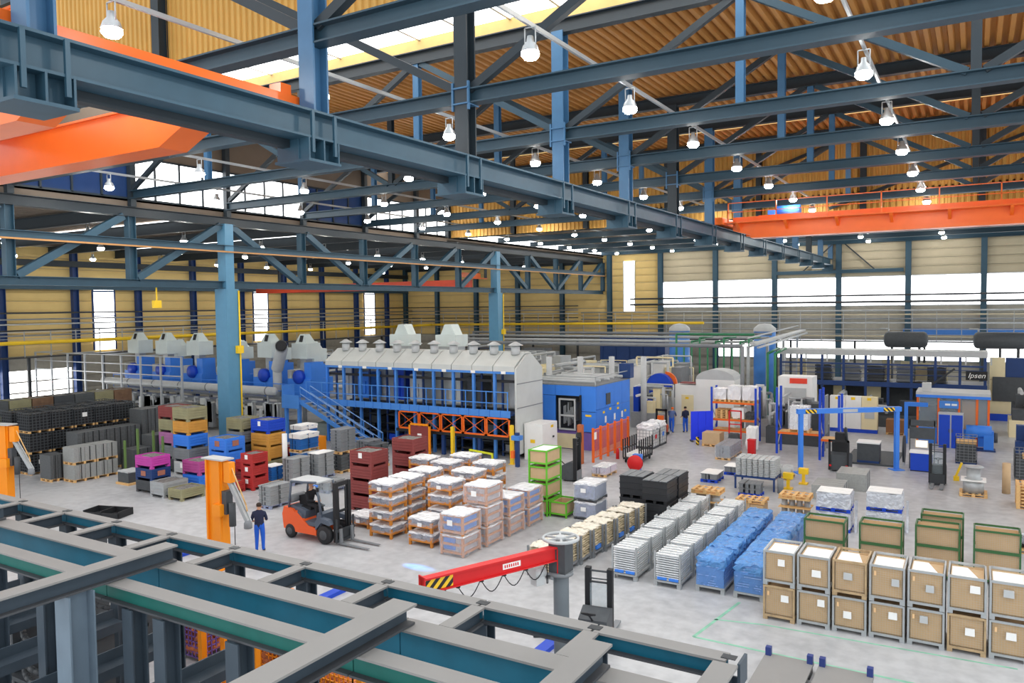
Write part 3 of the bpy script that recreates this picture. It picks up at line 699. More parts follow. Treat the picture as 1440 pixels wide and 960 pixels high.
# silver tray racks and blue-wrapped racks ---------------------------------------
def rack_base(w, d):
    b = B()
    for sx in (-1, 1):
        for sy in (-1, 1): b.box(sx*(w/2-.06), sy*(d/2-.06), .08, .12, .12, .16)
    return b.bb(-w/2, -d/2, .14, w/2, d/2, .2)
def rack_posts(w, d, h):
    b = B()
    for sx in (-1, 1):
        for sy in (-1, 1): b.box(sx*(w/2-.03), sy*(d/2-.05), .2+(h-.2)/2, .06, .06, h-.2)
    return b
TRAY = mat('tray_silver', (226, 229, 231), .3, .25, var=.1, scale=9)
TRAYD = mat('tray_pale_blue', (140, 172, 226), .45, .2, var=.2, scale=8)  # pale blue colour of the trays inside the blue-wrapped racks
def tray_rack(loc, w, d, label, group, film, seed, n=11):
    R = random.Random(seed)
    t = T('blue_wrapped_rack' if film else 'tray_rack', label, 'rack', loc, group=group)
    O('base', cm(('base', w, d), lambda: rack_base(w, d), GALV), None, t)
    if not film:
        for sx in (-1, 1):
            for sy in (-1, 1): O('post', cm(('post', 1), lambda: B().box(0, 0, .2+.45, .05, .06, .9), GALV), None, t, (sx*(w/2-.03), sy*(d/2-.05), 0))
    tm = cm(('tray', w, d, film), lambda: B().bb(-w/2+.07, -d/2+.03, .02, w/2-.07, d/2-.03, .055).bb(-w/2+.2, -d/2+.16, .0, w/2-.2, d/2-.16, .02), TRAYD if film else TRAY)
    for k in range(n): O('tray', tm, None, t, (R.uniform(-.008, .008), R.uniform(-.012, .012), .2+k*.0725))
    if not film:
        for q in range(2): O('blue_insert', B().bb(-w/2+.12+q*.38, -d/2+.0, .22, -w/2+.42+q*.38, -d/2+.05, .3), BLUE, t)
        lid = B()
        for k in range(5): lid.bb(-w/2+.06, -d/2+.04+k*(d-.1)/5, 1.0, w/2-.06, -d/2+.04+(k+.55)*(d-.1)/5, 1.03)
        O('top_slats', lid, TRAY, t)
    else:
        O('film', B().lump(-w/2+.02, -d/2+.02, .74, w/2-.02, d/2-.02, 1.08, .035, 9, seed), FILMB, t)
        O('film_skirt', B().lump(-w/2+.02, -d/2+.02, .18, w/2-.02, d/2-.02, .8, .008, 8, seed+50), mat('blue_film_thin', (110, 170, 250), .25, var=.1, alpha=.45, spec=.6), t)
    return t
for j, (xr, lab) in enumerate(((-9.2, 'next to the beige-load racks'), (-7.75, 'next to the blue-wrapped racks'))):
    for k in range(6): tray_rack((xr-.44, 23.0+.66+1.36*k, 0), .88, 1.3, 'silver tray rack, %s in the row %s' % (ORD[k], lab), 'silver tray racks', False, 100+10*j+k)
for j, (xr, lab) in enumerate(((-6.45, 'next to the silver racks'), (-5.28, 'next to the cardboard-lined mesh boxes'))):
    for k in range(5): tray_rack((xr-.44, 23.2+.66+1.36*k, 0), .9, 1.3, 'blue film-covered tray rack, %s in the row %s' % (ORD[k], lab), 'blue-wrapped tray racks', True, 200+10*j+k)
# racks with beige bundles
BUND = mat('beige_bundle', (204, 188, 156), .7, var=.3, scale=6)
for k in range(8):
    t = T('bundle_rack', 'grey post rack stacked with beige bundles, %s in its row from the jib crane' % ORD[k], 'rack', (-12.1+.075*k, 22.3+.87*k, 0), group='beige bundle racks')
    O('base', cm(('base', 1.0, .84), lambda: rack_base(1.0, .84), MIDG), None, t)
    for sx in (-1, 1):
        for sy in (-1, 1): O('post', cm(('post', 2), lambda: B().box(0, 0, .55, .06, .07, .9), MIDG), None, t, (sx*.47, sy*.38, 0))
    for q in range(9): O('bundle', cm(('bundle', q % 3), lambda: B().lump(-.44, -.36, 0, .44, .36, .06, .016, 5, q), BUND), None, t, (random.uniform(-.02, .02), random.uniform(-.02, .02), .2+q*.085))
    O('loose_sheets', B().lump(-.42, -.34, .95, .42, .34, 1.02, .05, 7, 30+k), mat('loose_film', (226, 218, 202), .4, var=.2, scale=8), t)
    if k in (0, 3, 5, 6): O('blue_tag', B().bb(.44, -.2, .25, .51, .16, .38), BLUE, t)

# stillages in orange wood under film ---------------------------------------------
def stillage(loc, label, seed, w=1.1, d=1.0, h=.51):
    t = T('film_wrapped_stillage', label, 'stillage', loc, group='film-wrapped orange stillages')
    def fr_():
        b = B()
        for sx in (-1, 1):
            for sy in (-1, 1): b.box(sx*(w/2-.05), sy*(d/2-.05), h*.36, .09, .09, h*.72)
        for s in (-1, 1): b.box(0, s*(d/2-.04), .2, w-.1, .05, .1); b.box(s*(w/2-.04), 0, .2, .05, d-.1, .1)
        return b.bb(-w/2+.05, -d/2+.05, .17, w/2-.05, d/2-.05, .21)
    O('wooden_frame', cm(('wooden_frame', w, d), fr_, WOODO), None, t)
    ld = cm(('load', seed % 3), lambda: B().lump(-w/2+.1, -d/2+.1, .21, -.03, d/2-.1, h-.03, .02, 4, seed).lump(.03, -d/2+.1, .21, w/2-.1, d/2-.1, h-.03, .02, 4, seed+1), mat('load_grey', (150, 156, 172), .4, .3, var=.25, scale=6))
    O('load', ld, None, t)
    O('film', cm(('film', seed % 4), lambda: B().lump(-w/2-.0, -d/2-.0, .19, w/2+.0, d/2+.0, h-.02, .022, 8, seed, flare=.0), FILM), None, t)
    O('film_cover', cm(('film_cover', seed % 4), lambda: B().lump(-w/2+.0, -d/2+.0, h-.09, w/2-.0, d/2-.0, h+.0, .025, 8, seed+9), FILMW), None, t)
    if seed % 2: O('label_sheet', B().bb(-.1, -d/2-.03, .2, .1, -d/2-.022, .34), PAPER, t)
SP = [(-19.64, 23.26, 4, 'beside the forklift tines'), (-19.64, 24.45, 4, 'behind the one beside the forklift tines'), (-17.62, 23.15, 2, 'in front of the tall ones'), (-21.35, 23.9, 1, 'alone on the floor by the forklift'),
      (-17.75, 24.55, 4, 'behind the short double stack'), (-19.7, 25.8, 4, 'in the middle of the group'), (-18.0, 26.5, 4, 'behind the wood-and-blue crates'), (-18.15, 28.3, 4, 'nearest the furnace posts'), (-19.9, 27.6, 4, 'by the maroon bins'), (-21.35, 27.9, 4, 'touching the maroon bins'), (-20.0, 29.2, 4, 'below the yellow post')]
NL = ['bottom', 'second', 'third', 'top']
for i, (x, y, n, wh) in enumerate(SP):
    for lv in range(n):
        nm = 'only' if n == 1 else (('lower', 'upper')[lv] if n == 2 else NL[lv])
        stillage((x, y, lv*.545), 'film-covered orange stillage, %s layer of the stack %s' % (nm, wh), i*5+lv)
# wood and blue crates under film
def film_crate(loc, label, seed, bluep, w=1.05, d=1.2, h=.75):
    t = T('film_wrapped_crate', label, 'crate', loc, group='film-wrapped crates')
    def fr_():
        b = B()
        for sx in (-1, 1):
            for sy in (-1, 1): b.box(sx*(w/2-.07), sy*(d/2-.07), h/2, .08, .08, h-.04)
        for z in (.12, h*.55, h-.06):
            for s in (-1, 1): b.box(0, s*(d/2-.07), z, w-.15, .05, .08); b.box(s*(w/2-.07), 0, z, .05, d-.15, .08)
        return b.bb(-w/2+.08, -d/2+.08, .1, w/2-.08, d/2-.08, .14)
    O('wooden_frame', cm(('wooden_frame', 'c', h), fr_, WOODO), None, t)
    c = w/2-.13; e = d/2-.13
    O('goods', B().bb(-c, -e, .15, c, e, h-.08), BLUE if bluep == 1 else mat('goods_pale', (196, 186, 186), .6, var=.2, scale=5), t)
    if bluep == 2: O('blue_sheet', B().bb(-c-.02, -e-.02, .2, .1, -e, h-.12), BLUE, t)
    O('film', B().lump(-w/2+.01, -d/2+.01, .02 if loc[2] == 0 else .05, w/2-.01, d/2-.01, h-.01, .02, 8, seed, flare=.03), FILM, t)
    O('film_cover', B().lump(-w/2+.03, -d/2+.03, h-.07, w/2-.03, d/2-.03, h+.01, .02, 7, seed+5), FILMW, t)
    if seed % 2: O('label_sheet', B().bb(-.15, -d/2-.03, .35, .08, -d/2-.02, .55), PAPER, t)
for i, (x, y, n, kinds, wh) in enumerate(((-15.93, 22.86, 2, (2, 1), 'standing nearest the red jib arm'), (-15.83, 24.27, 3, (0, 0, 0), 'behind the one nearest the jib arm'), (-15.78, 25.8, 2, (0, 1), 'between the pale stack and the green boxes'), (-15.78, 27.33, 2, (1, 1), 'next to the green boxes'))):
    for lv in range(n): film_crate((x, y, lv*.755), 'film-wrapped crate, %s of the stack %s' % (NL[lv] if n == 3 else ('bottom', 'top')[lv], wh), 300+i*3+lv, kinds[lv])
# green framed cardboard boxes
def green_box(loc, label, w, d, h, open_):
    t = T('green_frame_box', label, 'box', loc, group='green framed boxes')
    b = B()
    for sx in (-1, 1):
        for sy in (-1, 1): b.box(sx*(w/2-.03), sy*(d/2-.03), h/2, .06, .06, h)
    for z in (.14, h-.03):
        for s in (-1, 1): b.box(0, s*(d/2-.03), z, w-.1, .05, .06); b.box(s*(w/2-.03), 0, z, .05, d-.1, .06)
    O('green_frame', b, GREEN, t)
    a, c = w/2-.05, d/2-.05; q = .02
    lb = B().bb(-a, -c, .17, a, -c+q, h-.07).bb(-a, c-q, .17, a, c, h-.07).bb(-a, -c, .17, -a+q, c, h-.07).bb(a-q, -c, .17, a, c, h-.07).bb(-a, -c, .15, a, c, .17)
    O('cardboard', lb, CARD, t)
    if not open_: O('lid', B().bb(-a+.01, -c+.01, h-.06, a-.01, c-.01, h-.02), PAPER, t)
for lv in range(4): green_box((-15.8, 29.1, lv*.7), 'green framed cardboard box, %s of the four-high stack' % NL[lv], .9, 1.35, .695, lv < 3)
green_box((-14.92, 29.1, 0), 'open green framed cardboard box standing on its own', .82, 1.1, .66, True)
for lv in range(2):
    t = T('film_wrapped_pallet', 'white film-wrapped pallet load, %s of the pair by the beige racks' % ('lower', 'upper')[lv], 'pallet load', (-13.75, 29.3, lv*.78), group='white wrapped pallets')
    O('frame', B().bb(-.5, -.6, .06, .5, .6, .12).bb(-.5, -.6, 0, -.42, -.5, .06).bb(.42, -.6, 0, .5, -.5, .06).bb(-.5, .5, 0, -.42, .6, .06).bb(.42, .5, 0, .5, .6, .06), CHAR, t)
    O('goods', B().bb(-.46, -.56, .12, .46, .56, .7), mat('goods_greyblue', (140, 150, 176), .6, var=.2, scale=4), t)
    O('film', B().lump(-.5, -.6, .08, .5, .6, .74, .025, 8, 350+lv), FILM, t); O('film_cover', B().lump(-.49, -.59, .66, .49, .59, .76, .02, 7, 356+lv), FILMW, t)
    O('label_sheet', B().bb(-.15, -.66, .38, .08, -.64, .55), PAPER, t)
# black crates
for i, (x, y) in enumerate(((-10.95, 29.95), (-10.9, 31.25), (-12.12, 30.4))):
    for lv in range(2):
        t = T('black_crate', 'black plastic pallet box, %s one of the stack %s' % (('lower', 'upper')[lv], ('in front by the silver racks', 'at the back by the wire spools', 'at the side of the aisle')[i]), 'crate', (x, y, lv*.89), group='black pallet boxes')
        O('skids', B().bb(-.5, -.6, 0, -.38, .6, .12).bb(-.06, -.6, 0, .06, .6, .12).bb(.38, -.6, 0, .5, .6, .12), BLACK, t)
        for q in range(3): O('tier', cm(('tier', 1), lambda: B().bb(-.52, -.61, .0, .52, .61, .21).bb(-.54, -.63, .21, .54, .63, .25).bb(-.15, -.62, .07, .15, -.6, .14).bb(.51, -.2, .07, .53, .2, .14), mat('black_plastic', (48, 50, 54), .45, var=.08)), None, t, (0, 0, .12+q*.255))
        if lv: O('lid_boards', B().bb(-.5, -.6, .9, -.2, .6, .93).bb(-.16, -.6, .9, .16, .6, .93).bb(.2, -.6, .9, .5, .6, .93), MIDG, t)

# sheet steel bins -------------------------------------------------------------------
def steel_bin(loc, w, d, h, m, label, group=None, rz=0, fill=True, tag_=False, panel_mark=False):
    t = T('steel_bin', label, 'bin', loc, rz, group=group)
    def sh():
        b = B(); z0 = .1
        b.bb(-w/2, -d/2, z0, w/2, -d/2+.03, h).bb(-w/2, d/2-.03, z0, w/2, d/2, h).bb(-w/2, -d/2, z0, -w/2+.03, d/2, h).bb(w/2-.03, -d/2, z0, w/2, d/2, h).bb(-w/2, -d/2, z0, w/2, d/2, z0+.03)
        n = 4
        for k in range(n):
            z = z0+.05+k*(h-z0-.06)/n; hh = (h-z0)/n*.5
            b.bb(-w/2-.025, -d/2+.06, z, w/2+.025, d/2-.06, z+.0001) if False else None
            for s in (-1, 1): b.box(0, s*(d/2+.008), z+hh/2, w-.14, .03, hh); b.box(s*(w/2+.008), 0, z+hh/2, .03, d-.14, hh)
        for sx in (-1, 1):
            for sy in (-1, 1): b.box(sx*(w/2-.03), sy*(d/2-.03), h/2, .09, .09, h); b.box(sx*(w/2-.07), sy*(d/2-.07), .05, .16, .16, .1)
        return b
    O('shell', cm(('shell', w, d, h, m.name), sh, m), None, t)
    if fill: O('steel_parts', cm(('steel_parts', w, d, h), lambda: B().lump(-w/2+.05, -d/2+.05, h*.5, w/2-.05, d/2-.05, h-.04, .03, 8, 3), mat('parts_dull', (124, 122, 118), .5, .4, var=.4, scale=14)), None, t)
    if tag_: O('paper_tag', B().bb(-.1, -d/2-.035, h*.55, .1, -d/2-.025, h*.9), PAPER, t)
    if panel_mark: O('sign_plate', B().bb(-.18, -d/2-.036, h*.4, .18, -d/2-.024, h*.8).bb(w/2+.024, -.2, h*.4, w/2+.036, .2, h*.8), mat('sign_brown', (170, 110, 90), .6), t)
    return t
GB = 'sheet steel bins by the blue column'
def bin_stack(x, y, w, d, specs, where, h=.72):
    z = 0; seen = {}
    for i, (m, cn, kw) in enumerate(specs):
        hh = kw.pop('h', h)
        pos = 'only bin' if len(specs) == 1 else ('top bin' if i == len(specs)-1 else ('bottom bin' if i == 0 else ORD[i]+' bin up'))
        steel_bin((x, y, z), w, d, hh, m, '%s steel bin, %s of the stack %s' % (cn, pos, where), GB, **kw); z += hh
D_ = dict; BINR = mat('bin_red', (178, 50, 48), .5, var=.14)
bin_stack(-34.75, 23.45, 1.25, 1.0, [(CHAR, 'charcoal', D_(fill=False)), (NAVY, 'navy blue', D_(fill=False, panel_mark=True)), (MAGENTA, 'magenta', {})], 'ending in magenta', .6)
bin_stack(-33.3, 23.3, 1.0, 1.3, [(GALV, 'light grey', {})], 'beside the magenta-topped stack', .74)
bin_stack(-32.0, 23.3, .95, 1.25, [(OLIVE, 'olive grey', {})], 'low by the orange jib post', .55)
bin_stack(-36.6, 27.0, 1.25, 1.2, [(LTG, 'pale grey', D_(fill=False, tag_=True)), (MIDG, 'grey', D_(fill=False)), (BLUE, 'blue', D_(fill=False)), (OCHRE, 'ochre', D_(fill=False)), (OLIVE, 'olive grey', {})], 'tallest of all', .73)
bin_stack(-38.3, 27.3, 1.2, 1.2, [(CHAR, 'charcoal', D_(fill=False)), (MIDG, 'grey', D_(fill=False)), (mat('mauve', (176, 116, 164), .55), 'mauve', D_(fill=False)), (OLIVE, 'olive', {}), (MAROON, 'rusty', {})], 'behind the green posts', .72)
bin_stack(-33.4, 25.1, 1.25, 1.0, [(BLUE, 'blue', D_(fill=False)), (mat('mauve_pink', (186, 84, 150), .55), 'pink', {})], 'behind the olive bin', .7)
bin_stack(-33.9, 27.2, 1.3, 1.2, [(CHAR, 'charcoal', D_(fill=False)), (BLUE, 'blue', D_(fill=False)), (BLUE, 'bright blue', D_(panel_mark=True))], 'before the ochre stack', .73)
bin_stack(-34.9, 29.1, 1.2, 1.2, [(CHAR, 'charcoal', D_(fill=False)), (CHAR, 'dark', D_(fill=False)), (MIDG, 'grey', D_(fill=False)), (OLIVE, 'brownish', {})], 'at the foot of the blue column', .73)
bin_stack(-33.1, 29.3, 1.3, 1.2, [(OLIVE, 'olive', D_(fill=False)), (OCHRE, 'mustard', D_(fill=False)), (OCHRE, 'mustard yellow', D_(fill=False)), (BLUED, 'dark blue', D_(tag_=True))], 'beside the white pipe', .73)
bin_stack(-30.65, 26.2, .8, .95, [(BINR, 'red', D_(fill=False, tag_=True)), (BINR, 'bright red', D_(fill=False, tag_=True)), (BINR, 'red', D_(tag_=True))], 'of three reds', .6)
bin_stack(-31.0, 25.15, .75, .8, [(BINR, 'low red', {})], 'in front of the red stack', .55)
bin_stack(-32.05, 27.0, .8, .9, [(MAROON, 'dull red', D_(fill=False)), (BINR, 'red', {})], 'behind the red stack', .6)
bin_stack(-33.05, 30.5, .6, .9, [(BINR, 'small red', {}), (BINR, 'small bright red', {})], 'behind the blue crate pallet', .6)
bin_stack(-22.95, 25.95, 1.2, 1.1, [(MAROON, 'maroon', D_(fill=False)), (MAROON, 'maroon', D_(fill=False)), (MAROON, 'maroon', D_(fill=False)), (MAROON, 'maroon', D_(tag_=True))], 'of maroon bins by the forklift mast', .66)
bin_stack(-22.75, 28.6, 1.2, 1.1, [(MAROON, 'maroon', D_(fill=False)), (MAROON, 'maroon', D_(fill=False)), (MAROON, 'maroon', D_(fill=False)), (MAROON, 'maroon', {})], 'of maroon bins behind the film-wrapped stillages', .7)
bin_stack(-38.1, 39.0, .0+1.6, 1.2, [(mat('tub_green_grey', (150, 162, 156), .5), 'grey-green', D_(fill=False))], 'under the blue stairs', 1.05)
# crates on pallets ---------------------------------------------------------------------
def crate_pallet(loc, w, d, n, ch, m, label, group, pm=None, sheet=None, cols=2, rows=2, wrap=False, strap=True):
    t = T('crate_pallet', label, 'pallet load', loc, group=group)
    pallet_part(t, w, d, pm)
    cw, cdp = w/cols-.015, d/rows-.015
    def cr_():
        return B().bb(-cw/2+.03, -cdp/2+.03, 0, cw/2-.03, cdp/2-.03, ch-.05).bb(-cw/2, -cdp/2, ch-.06, cw/2, cdp/2, ch-.012).bb(-cw/2+.06, -cdp/2+.012, ch*.22, cw/2-.06, cdp/2-.012, ch*.5)
    me = cm(('crate', w, d, ch, cols, rows, m.name), cr_, m)
    for k in range(n):
        for i in range(cols):
            for j in range(rows): O('crate', me, None, t, (-w/2+w/cols*(i+.5), -d/2+d/rows*(j+.5), .146+k*ch))
    zt = .146+n*ch
    if sheet: O('cover_sheet', B().lump(-w/2+.0, -d/2+.0, zt-(.02 if sheet == 1 else .25), w/2-.0, d/2-.0, zt+.02, .012, 6, n+3), PAPER, t)
    if strap: O('strap', B().bb(-w*.2, -d/2-.006, .14, -w*.2+.03, -d/2-.001, zt).bb(w/2+.001, -d*.1, .14, w/2+.006, -d*.1+.03, zt).bb(-w*.2, -d/2, zt+.001, -w*.2+.03, d/2, zt+.005), BLACK, t)
    if wrap: O('film', B().lump(-w/2-.015, -d/2-.015, .1, w/2+.015, d/2+.015, zt+.03, .015, 8, n), FILM, t)
    return t
GREYC = mat('crate_grey', (150, 154, 156), .5, var=.08); BLUEC = mat('crate_blue', (44, 112, 190), .45, var=.08); PALB = mat('plastic_pallet_bluegrey', (138, 148, 176), .5); DKC = mat('crate_dark', (88, 92, 94), .5, var=.12)
G1 = 'crate pallets behind the forklift'
crate_pallet((-27.1, 24.25, 0), .8, 1.2, 4, .22, GREYC, 'grey crates on a pallet right behind the walking man', G1, PALB, 0)
crate_pallet((-29.65, 28.0, 0), .8, 1.2, 5, .24, GREYC, 'tall grey crates on a pallet behind the forklift roof', G1, PALB, 0)
crate_pallet((-29.5, 29.6, 0), .8, 1.2, 5, .24, GREYC, 'grey crates with a white cover sheet on a pallet', G1, PALB, 1)
crate_pallet((-30.95, 27.65, 0), .75, .9, 3, .24, BLUEC, 'small blue crates with white cover beside the red bins', G1, None, 1)
for lv in range(2): crate_pallet((-31.95, 30.8, lv*1.02), .9, 1.4, 3, .28, BLUEC, 'blue crates with white sheet, %s pallet of two' % ('lower', 'upper')[lv], G1, None, 2 if lv else 1)
for lv in range(2): crate_pallet((-33.6, 32.4, lv*1.09), .9, 1.3, 3, .3, BLUEC, 'blue crates under a domed white cover, %s pallet of two' % ('lower', 'upper')[lv], G1, None, 2 if lv else 1)
for lv in range(2): crate_pallet((-29.5, 31.3, lv*1.03), .8, 1.2, (5, 7)[lv], .17, DKC if lv == 0 else MIDG, 'dark grey trays on a pallet, %s of the tall stack by the stairs' % ('lower', 'upper')[lv], G1, None, 0, strap=False)
crate_pallet((-28.6, 33.0, 0), .8, 1.2, 6, .2, DKC, 'dark grey trays on a pallet beside the stair foot', G1, None, 0)
crate_pallet((-30.6, 34.6, 0), 1.0, 1.2, 5, .2, MIDG, 'grey trays on a pallet below the blue stairs', G1, None, 0)
crate_pallet((-26.9, 27.6, 0), .8, 1.2, 2, .2, GREYC, 'low grey crates on a pallet behind the driver', G1, PALB, 0)
crate_pallet((-26.5, 29.6, 0), .9, 1.2, 2, .2, DKC, 'black wire crate on a pallet by the maroon bins', G1, None, 1)
crate_pallet((-24.9, 29.6, 0), .9, 1.2, 1, .2, DKC, 'flat dark crate on pallets behind the maroon bins', G1, None, 1)
crate_pallet((-36.5, 31.5, 0), 1.2, 1.0, 6, .28, DKC, 'tall dark crates behind the blue column foot', G1, None, 0)
# black wire baskets and grey stacks on the left
def basket_row(x, y0, n, lv, w, d, h, m, labf, group, step, pal=True, grid=.2, axis='y'):
    for k in range(n):
        for l in range(lv):
            t = T('wire_basket', labf(k, l), 'basket', (x+(0 if axis == 'y' else k*step), y0+(k*step if axis == 'y' else 0), l*(h+.02)), group=group)
            if pal: pallet_part(t, w, d)
            z0 = .146 if pal else .02
            O('wire_grid', cm(('wire_grid', w, d, h, grid, m.name), lambda: wire_grid(B(), w, d, h-z0-.02, grid, .16, .016, z0), m), None, t)
            O('contents', cm(('contents', w, d, h), lambda: B().bb(-w/2+.04, -d/2+.04, z0, w/2-.04, d/2-.04, h-.1), BLACK if m is not GALV else MIDG), None, t)
            if (k+l) % 4 == 0: O('paper_tag', B().bb(w/2+.018, -.14, h*.5, w/2+.024, .14, h*.72), PAPER, t)
W_ = lambda pre, suf: (lambda k, l: '%s, %s along, %s tier, %s' % (pre, ORD[k], ('lowest', 'second', 'third', 'fourth')[l], suf))
basket_row(-44.6, 23.0, 5, 3, 1.2, 1.15, 1.12, CHAR, W_('black wire basket on a pallet', 'row by the orange jib post'), 'black wire baskets', 1.25)
basket_row(-46.4, 23.0, 5, 3, 1.2, 1.15, 1.12, CHAR, W_('black wire basket on a pallet', 'second row from the aisle'), 'black wire baskets', 1.25)
RUSTB = mat('rust_bin', (120, 92, 70), .6, var=.3, scale=4)
for k in range(7):
    for l in range(4):
        m = (CHAR, RUSTB, OLIVE, DKC)[(k*3+l) % 4]
        steel_bin((-49.5, 23.2+1.3*k, l*.92), 1.2, 1.2, .9, m, 'dull steel bin in the back row behind the black baskets, %s along, %s tier' % (ORD[k], ('lowest', 'second', 'third', 'top')[l]), 'dull steel bins of the back row', fill=l == 3)
PLATE = mat('stacked_plates', (96, 99, 101), .5, .2, var=.2, scale=12); PLATEL = mat('stacked_plates_light', (160, 162, 160), .5, .2, var=.15, scale=12)
def plate_stack(loc, w, d, h, m, label, group, pal=True):
    t = T('plate_stack', label, 'pallet load', loc, group=group)
    z0 = .146 if pal else 0
    if pal: pallet_part(t, w, d)
    n = 4
    for k in range(n):
        a = -d/2+k*d/n
        O('bundle', cm(('bundle', w, d, h, m.name), lambda: B().bb(-w/2, 0, 0, w/2, d/n-.02, h-z0).bb(-w/2-.01, .02, (h-z0)*.3, w/2+.01, d/n-.05, (h-z0)*.34).bb(-w/2-.01, .02, (h-z0)*.64, w/2+.01, d/n-.05, (h-z0)*.68), m), None, t, (0, a, z0))
    for q in (-.2, .2): O('strap', B().bb(w/2+.011, d*q, z0, w/2+.016, d*q+.04, h), BLACK, t)
for k in range(2):
    for l in range(2): plate_stack((-40.5+.0, 23.12+1.22*k, l*.91), 1.0, 1.18, .9, PLATEL, 'light grey plate stack on a pallet, %s %s' % (('near', 'far')[k], ('below', 'on top')[l]), 'light grey plate stacks')
plate_stack((-41.75, 22.4, 0), 1.0, .8, 1.4, PLATE, 'dark grey plate stack standing by the light grey stacks', 'dark plate stacks')
for k in range(3): plate_stack((-42.2, 24.3+1.25*k, 0), 1.1, 1.2, 2.3, PLATE, 'dark grey plate pile behind the light grey stacks, %s along' % ORD[k], 'dark plate stacks')
for k in range(3): plate_stack((-42.4, 28.2+1.3*k, 0), 1.2, 1.2, 3.1-.0*k, PLATE, 'tall dark plate pile towards the blue column, %s along' % ORD[k], 'dark plate stacks')
for k in range(3): plate_stack((-39.9, 26.0+1.25*k, 0), 1.1, 1.2, 1.9-.6*(k == 0), PLATE, 'dark plate pile among the green posts, %s along' % ORD[k], 'dark plate stacks')
for i, (x, y) in enumerate(((-38.9, 25.4), (-38.7, 26.2), (-37.6, 26.0), (-39.3, 24.9), (-38.2, 29.2))):
    O('green_post', B().bb(-.05, -.05, 0, .05, .05, 2.5-.2*i).bb(-.15, -.15, 0, .15, .15, .03), mat('post_olive', (104, 132, 74), .55), None, (x, y, 0), label='slim green rack post among the dark plate piles, %s tallest of five' % ORD[i], cat='post', group='slim green rack posts')
t = T('plate_stack', 'small black case with pale lid on a plank by the light grey stacks', 'case', (-37.4, 23.95, 0)); O('case', B().bb(-.45, -.4, .1, .45, .4, .62), CHAR, t); O('lid', B().lump(-.46, -.41, .6, .46, .41, .7, .015, 5, 4), LTG, t); O('plank', B().bb(-.5, -.5, 0, .6, .5, .1), WOOD, t)
# centre and right goods -------------------------------------------------------------------
def wood_pallet(loc, label, n=1, w=1.2, d=.8, rz=0, group='loose wooden pallets'):
    for k in range(n):
        O('wooden_pallet', cm(('wooden_pallet', w, d), lambda: pallet_mb(w, d), WOOD), None, None, (loc[0], loc[1], loc[2]+k*.146), rz, label if n == 1 else 'plain wooden pallet, %s up, in the %s' % (ORD[k], label), 'pallet', group)
def spool_pallet(loc, label, nsp, tiers, wtop=True, r=.2):
    t = T('spool_pallet', label, 'pallet load', loc, group='wire spool pallets')
    pallet_part(t, 1.2, .9); z = .146
    for tr in range(tiers):
        for i in range(nsp):
            O('spool', cm(('spool', r), lambda: B().lathe([(0, 0), (r, 0), (r, .02), (r*.82, .03), (r*.82, .3), (r, .31), (r, .33), (0, .33)], 14), GALV), None, t, (-.6+1.2*(i+.5)/nsp, 0, z))
        z += .33
        O('deck_board', B().bb(-.62, -.45, z, .62, .45, z+.03), WOOD if wtop else PAPER, t); z += .03
    if wtop: O('top_pallet', cm(('pallet', 1.2, .9, WOOD.name), lambda: pallet_mb(1.2, .9), WOOD), None, t, (0, 0, z))
spool_pallet((-9.7, 32.45, 0), 'double tier of wire spools with a wooden pallet on top, by the black boxes', 2, 2, r=.26)
spool_pallet((-6.25, 33.2, 0), 'wire spools under a wooden pallet behind the blue-wrapped racks', 4, 2, r=.15)
t = T('box_pallet', 'cardboard boxes under a wooden pallet beside the wire spools', 'pallet load', (-8.0, 33.1, 0)); pallet_part(t, 1.2, .9); O('cardboard_box', B().bb(-.55, -.42, .146, .0, .42, .5).bb(.02, -.42, .146, .55, .42, .46), CARD, t); O('top_pallet', cm(('pallet', 1.2, .9, WOOD.name), lambda: pallet_mb(1.2, .9), WOOD), None, t, (0, 0, .51))
FOIL = mat('silver_foil', (214, 218, 226), .15, .3, var=.15, scale=6, bump=1.0, bscale=10, spec=.8)
for i, (x, y) in enumerate(((-4.63, 32.4), (-2.92, 33.3))):
    for lv in range(2):
        t = T('foil_pallet', 'foil-wrapped pallet load with white top, %s one, %s' % (('lower', 'upper')[lv], ('beside the spool pallet', 'nearer the black stacker')[i]), 'pallet load', (x, y, lv*.76), group='foil-wrapped pallets')
        pallet_part(t, 1.25, 1.05, BLUED); O('boxes', B().bb(-.6, -.5, .146, .6, .5, .7), LTG, t)
        O('foil', B().lump(-.62, -.52, .12, .62, .52, .73, .02, 9, i*7+lv), FOIL, t); O('top_sheet', B().bb(-.6, -.5, .735, .6, -.02, .75).bb(-.6, .02, .735, .6, .5, .75), PAPER, t)
    O('foil_tail', B().prism([(-.1, 0), (.22, 0), (.12, .5), (.2, 1.2), (-.02, 1.25), (.04, .6)], 'x', -.02, .06), FOIL, None, (x+.78, y-.3, 0), label='loose foil hanging down beside the foil-wrapped pallet %s' % ('by the spool pallet', 'by the black stacker')[i], cat='foil')
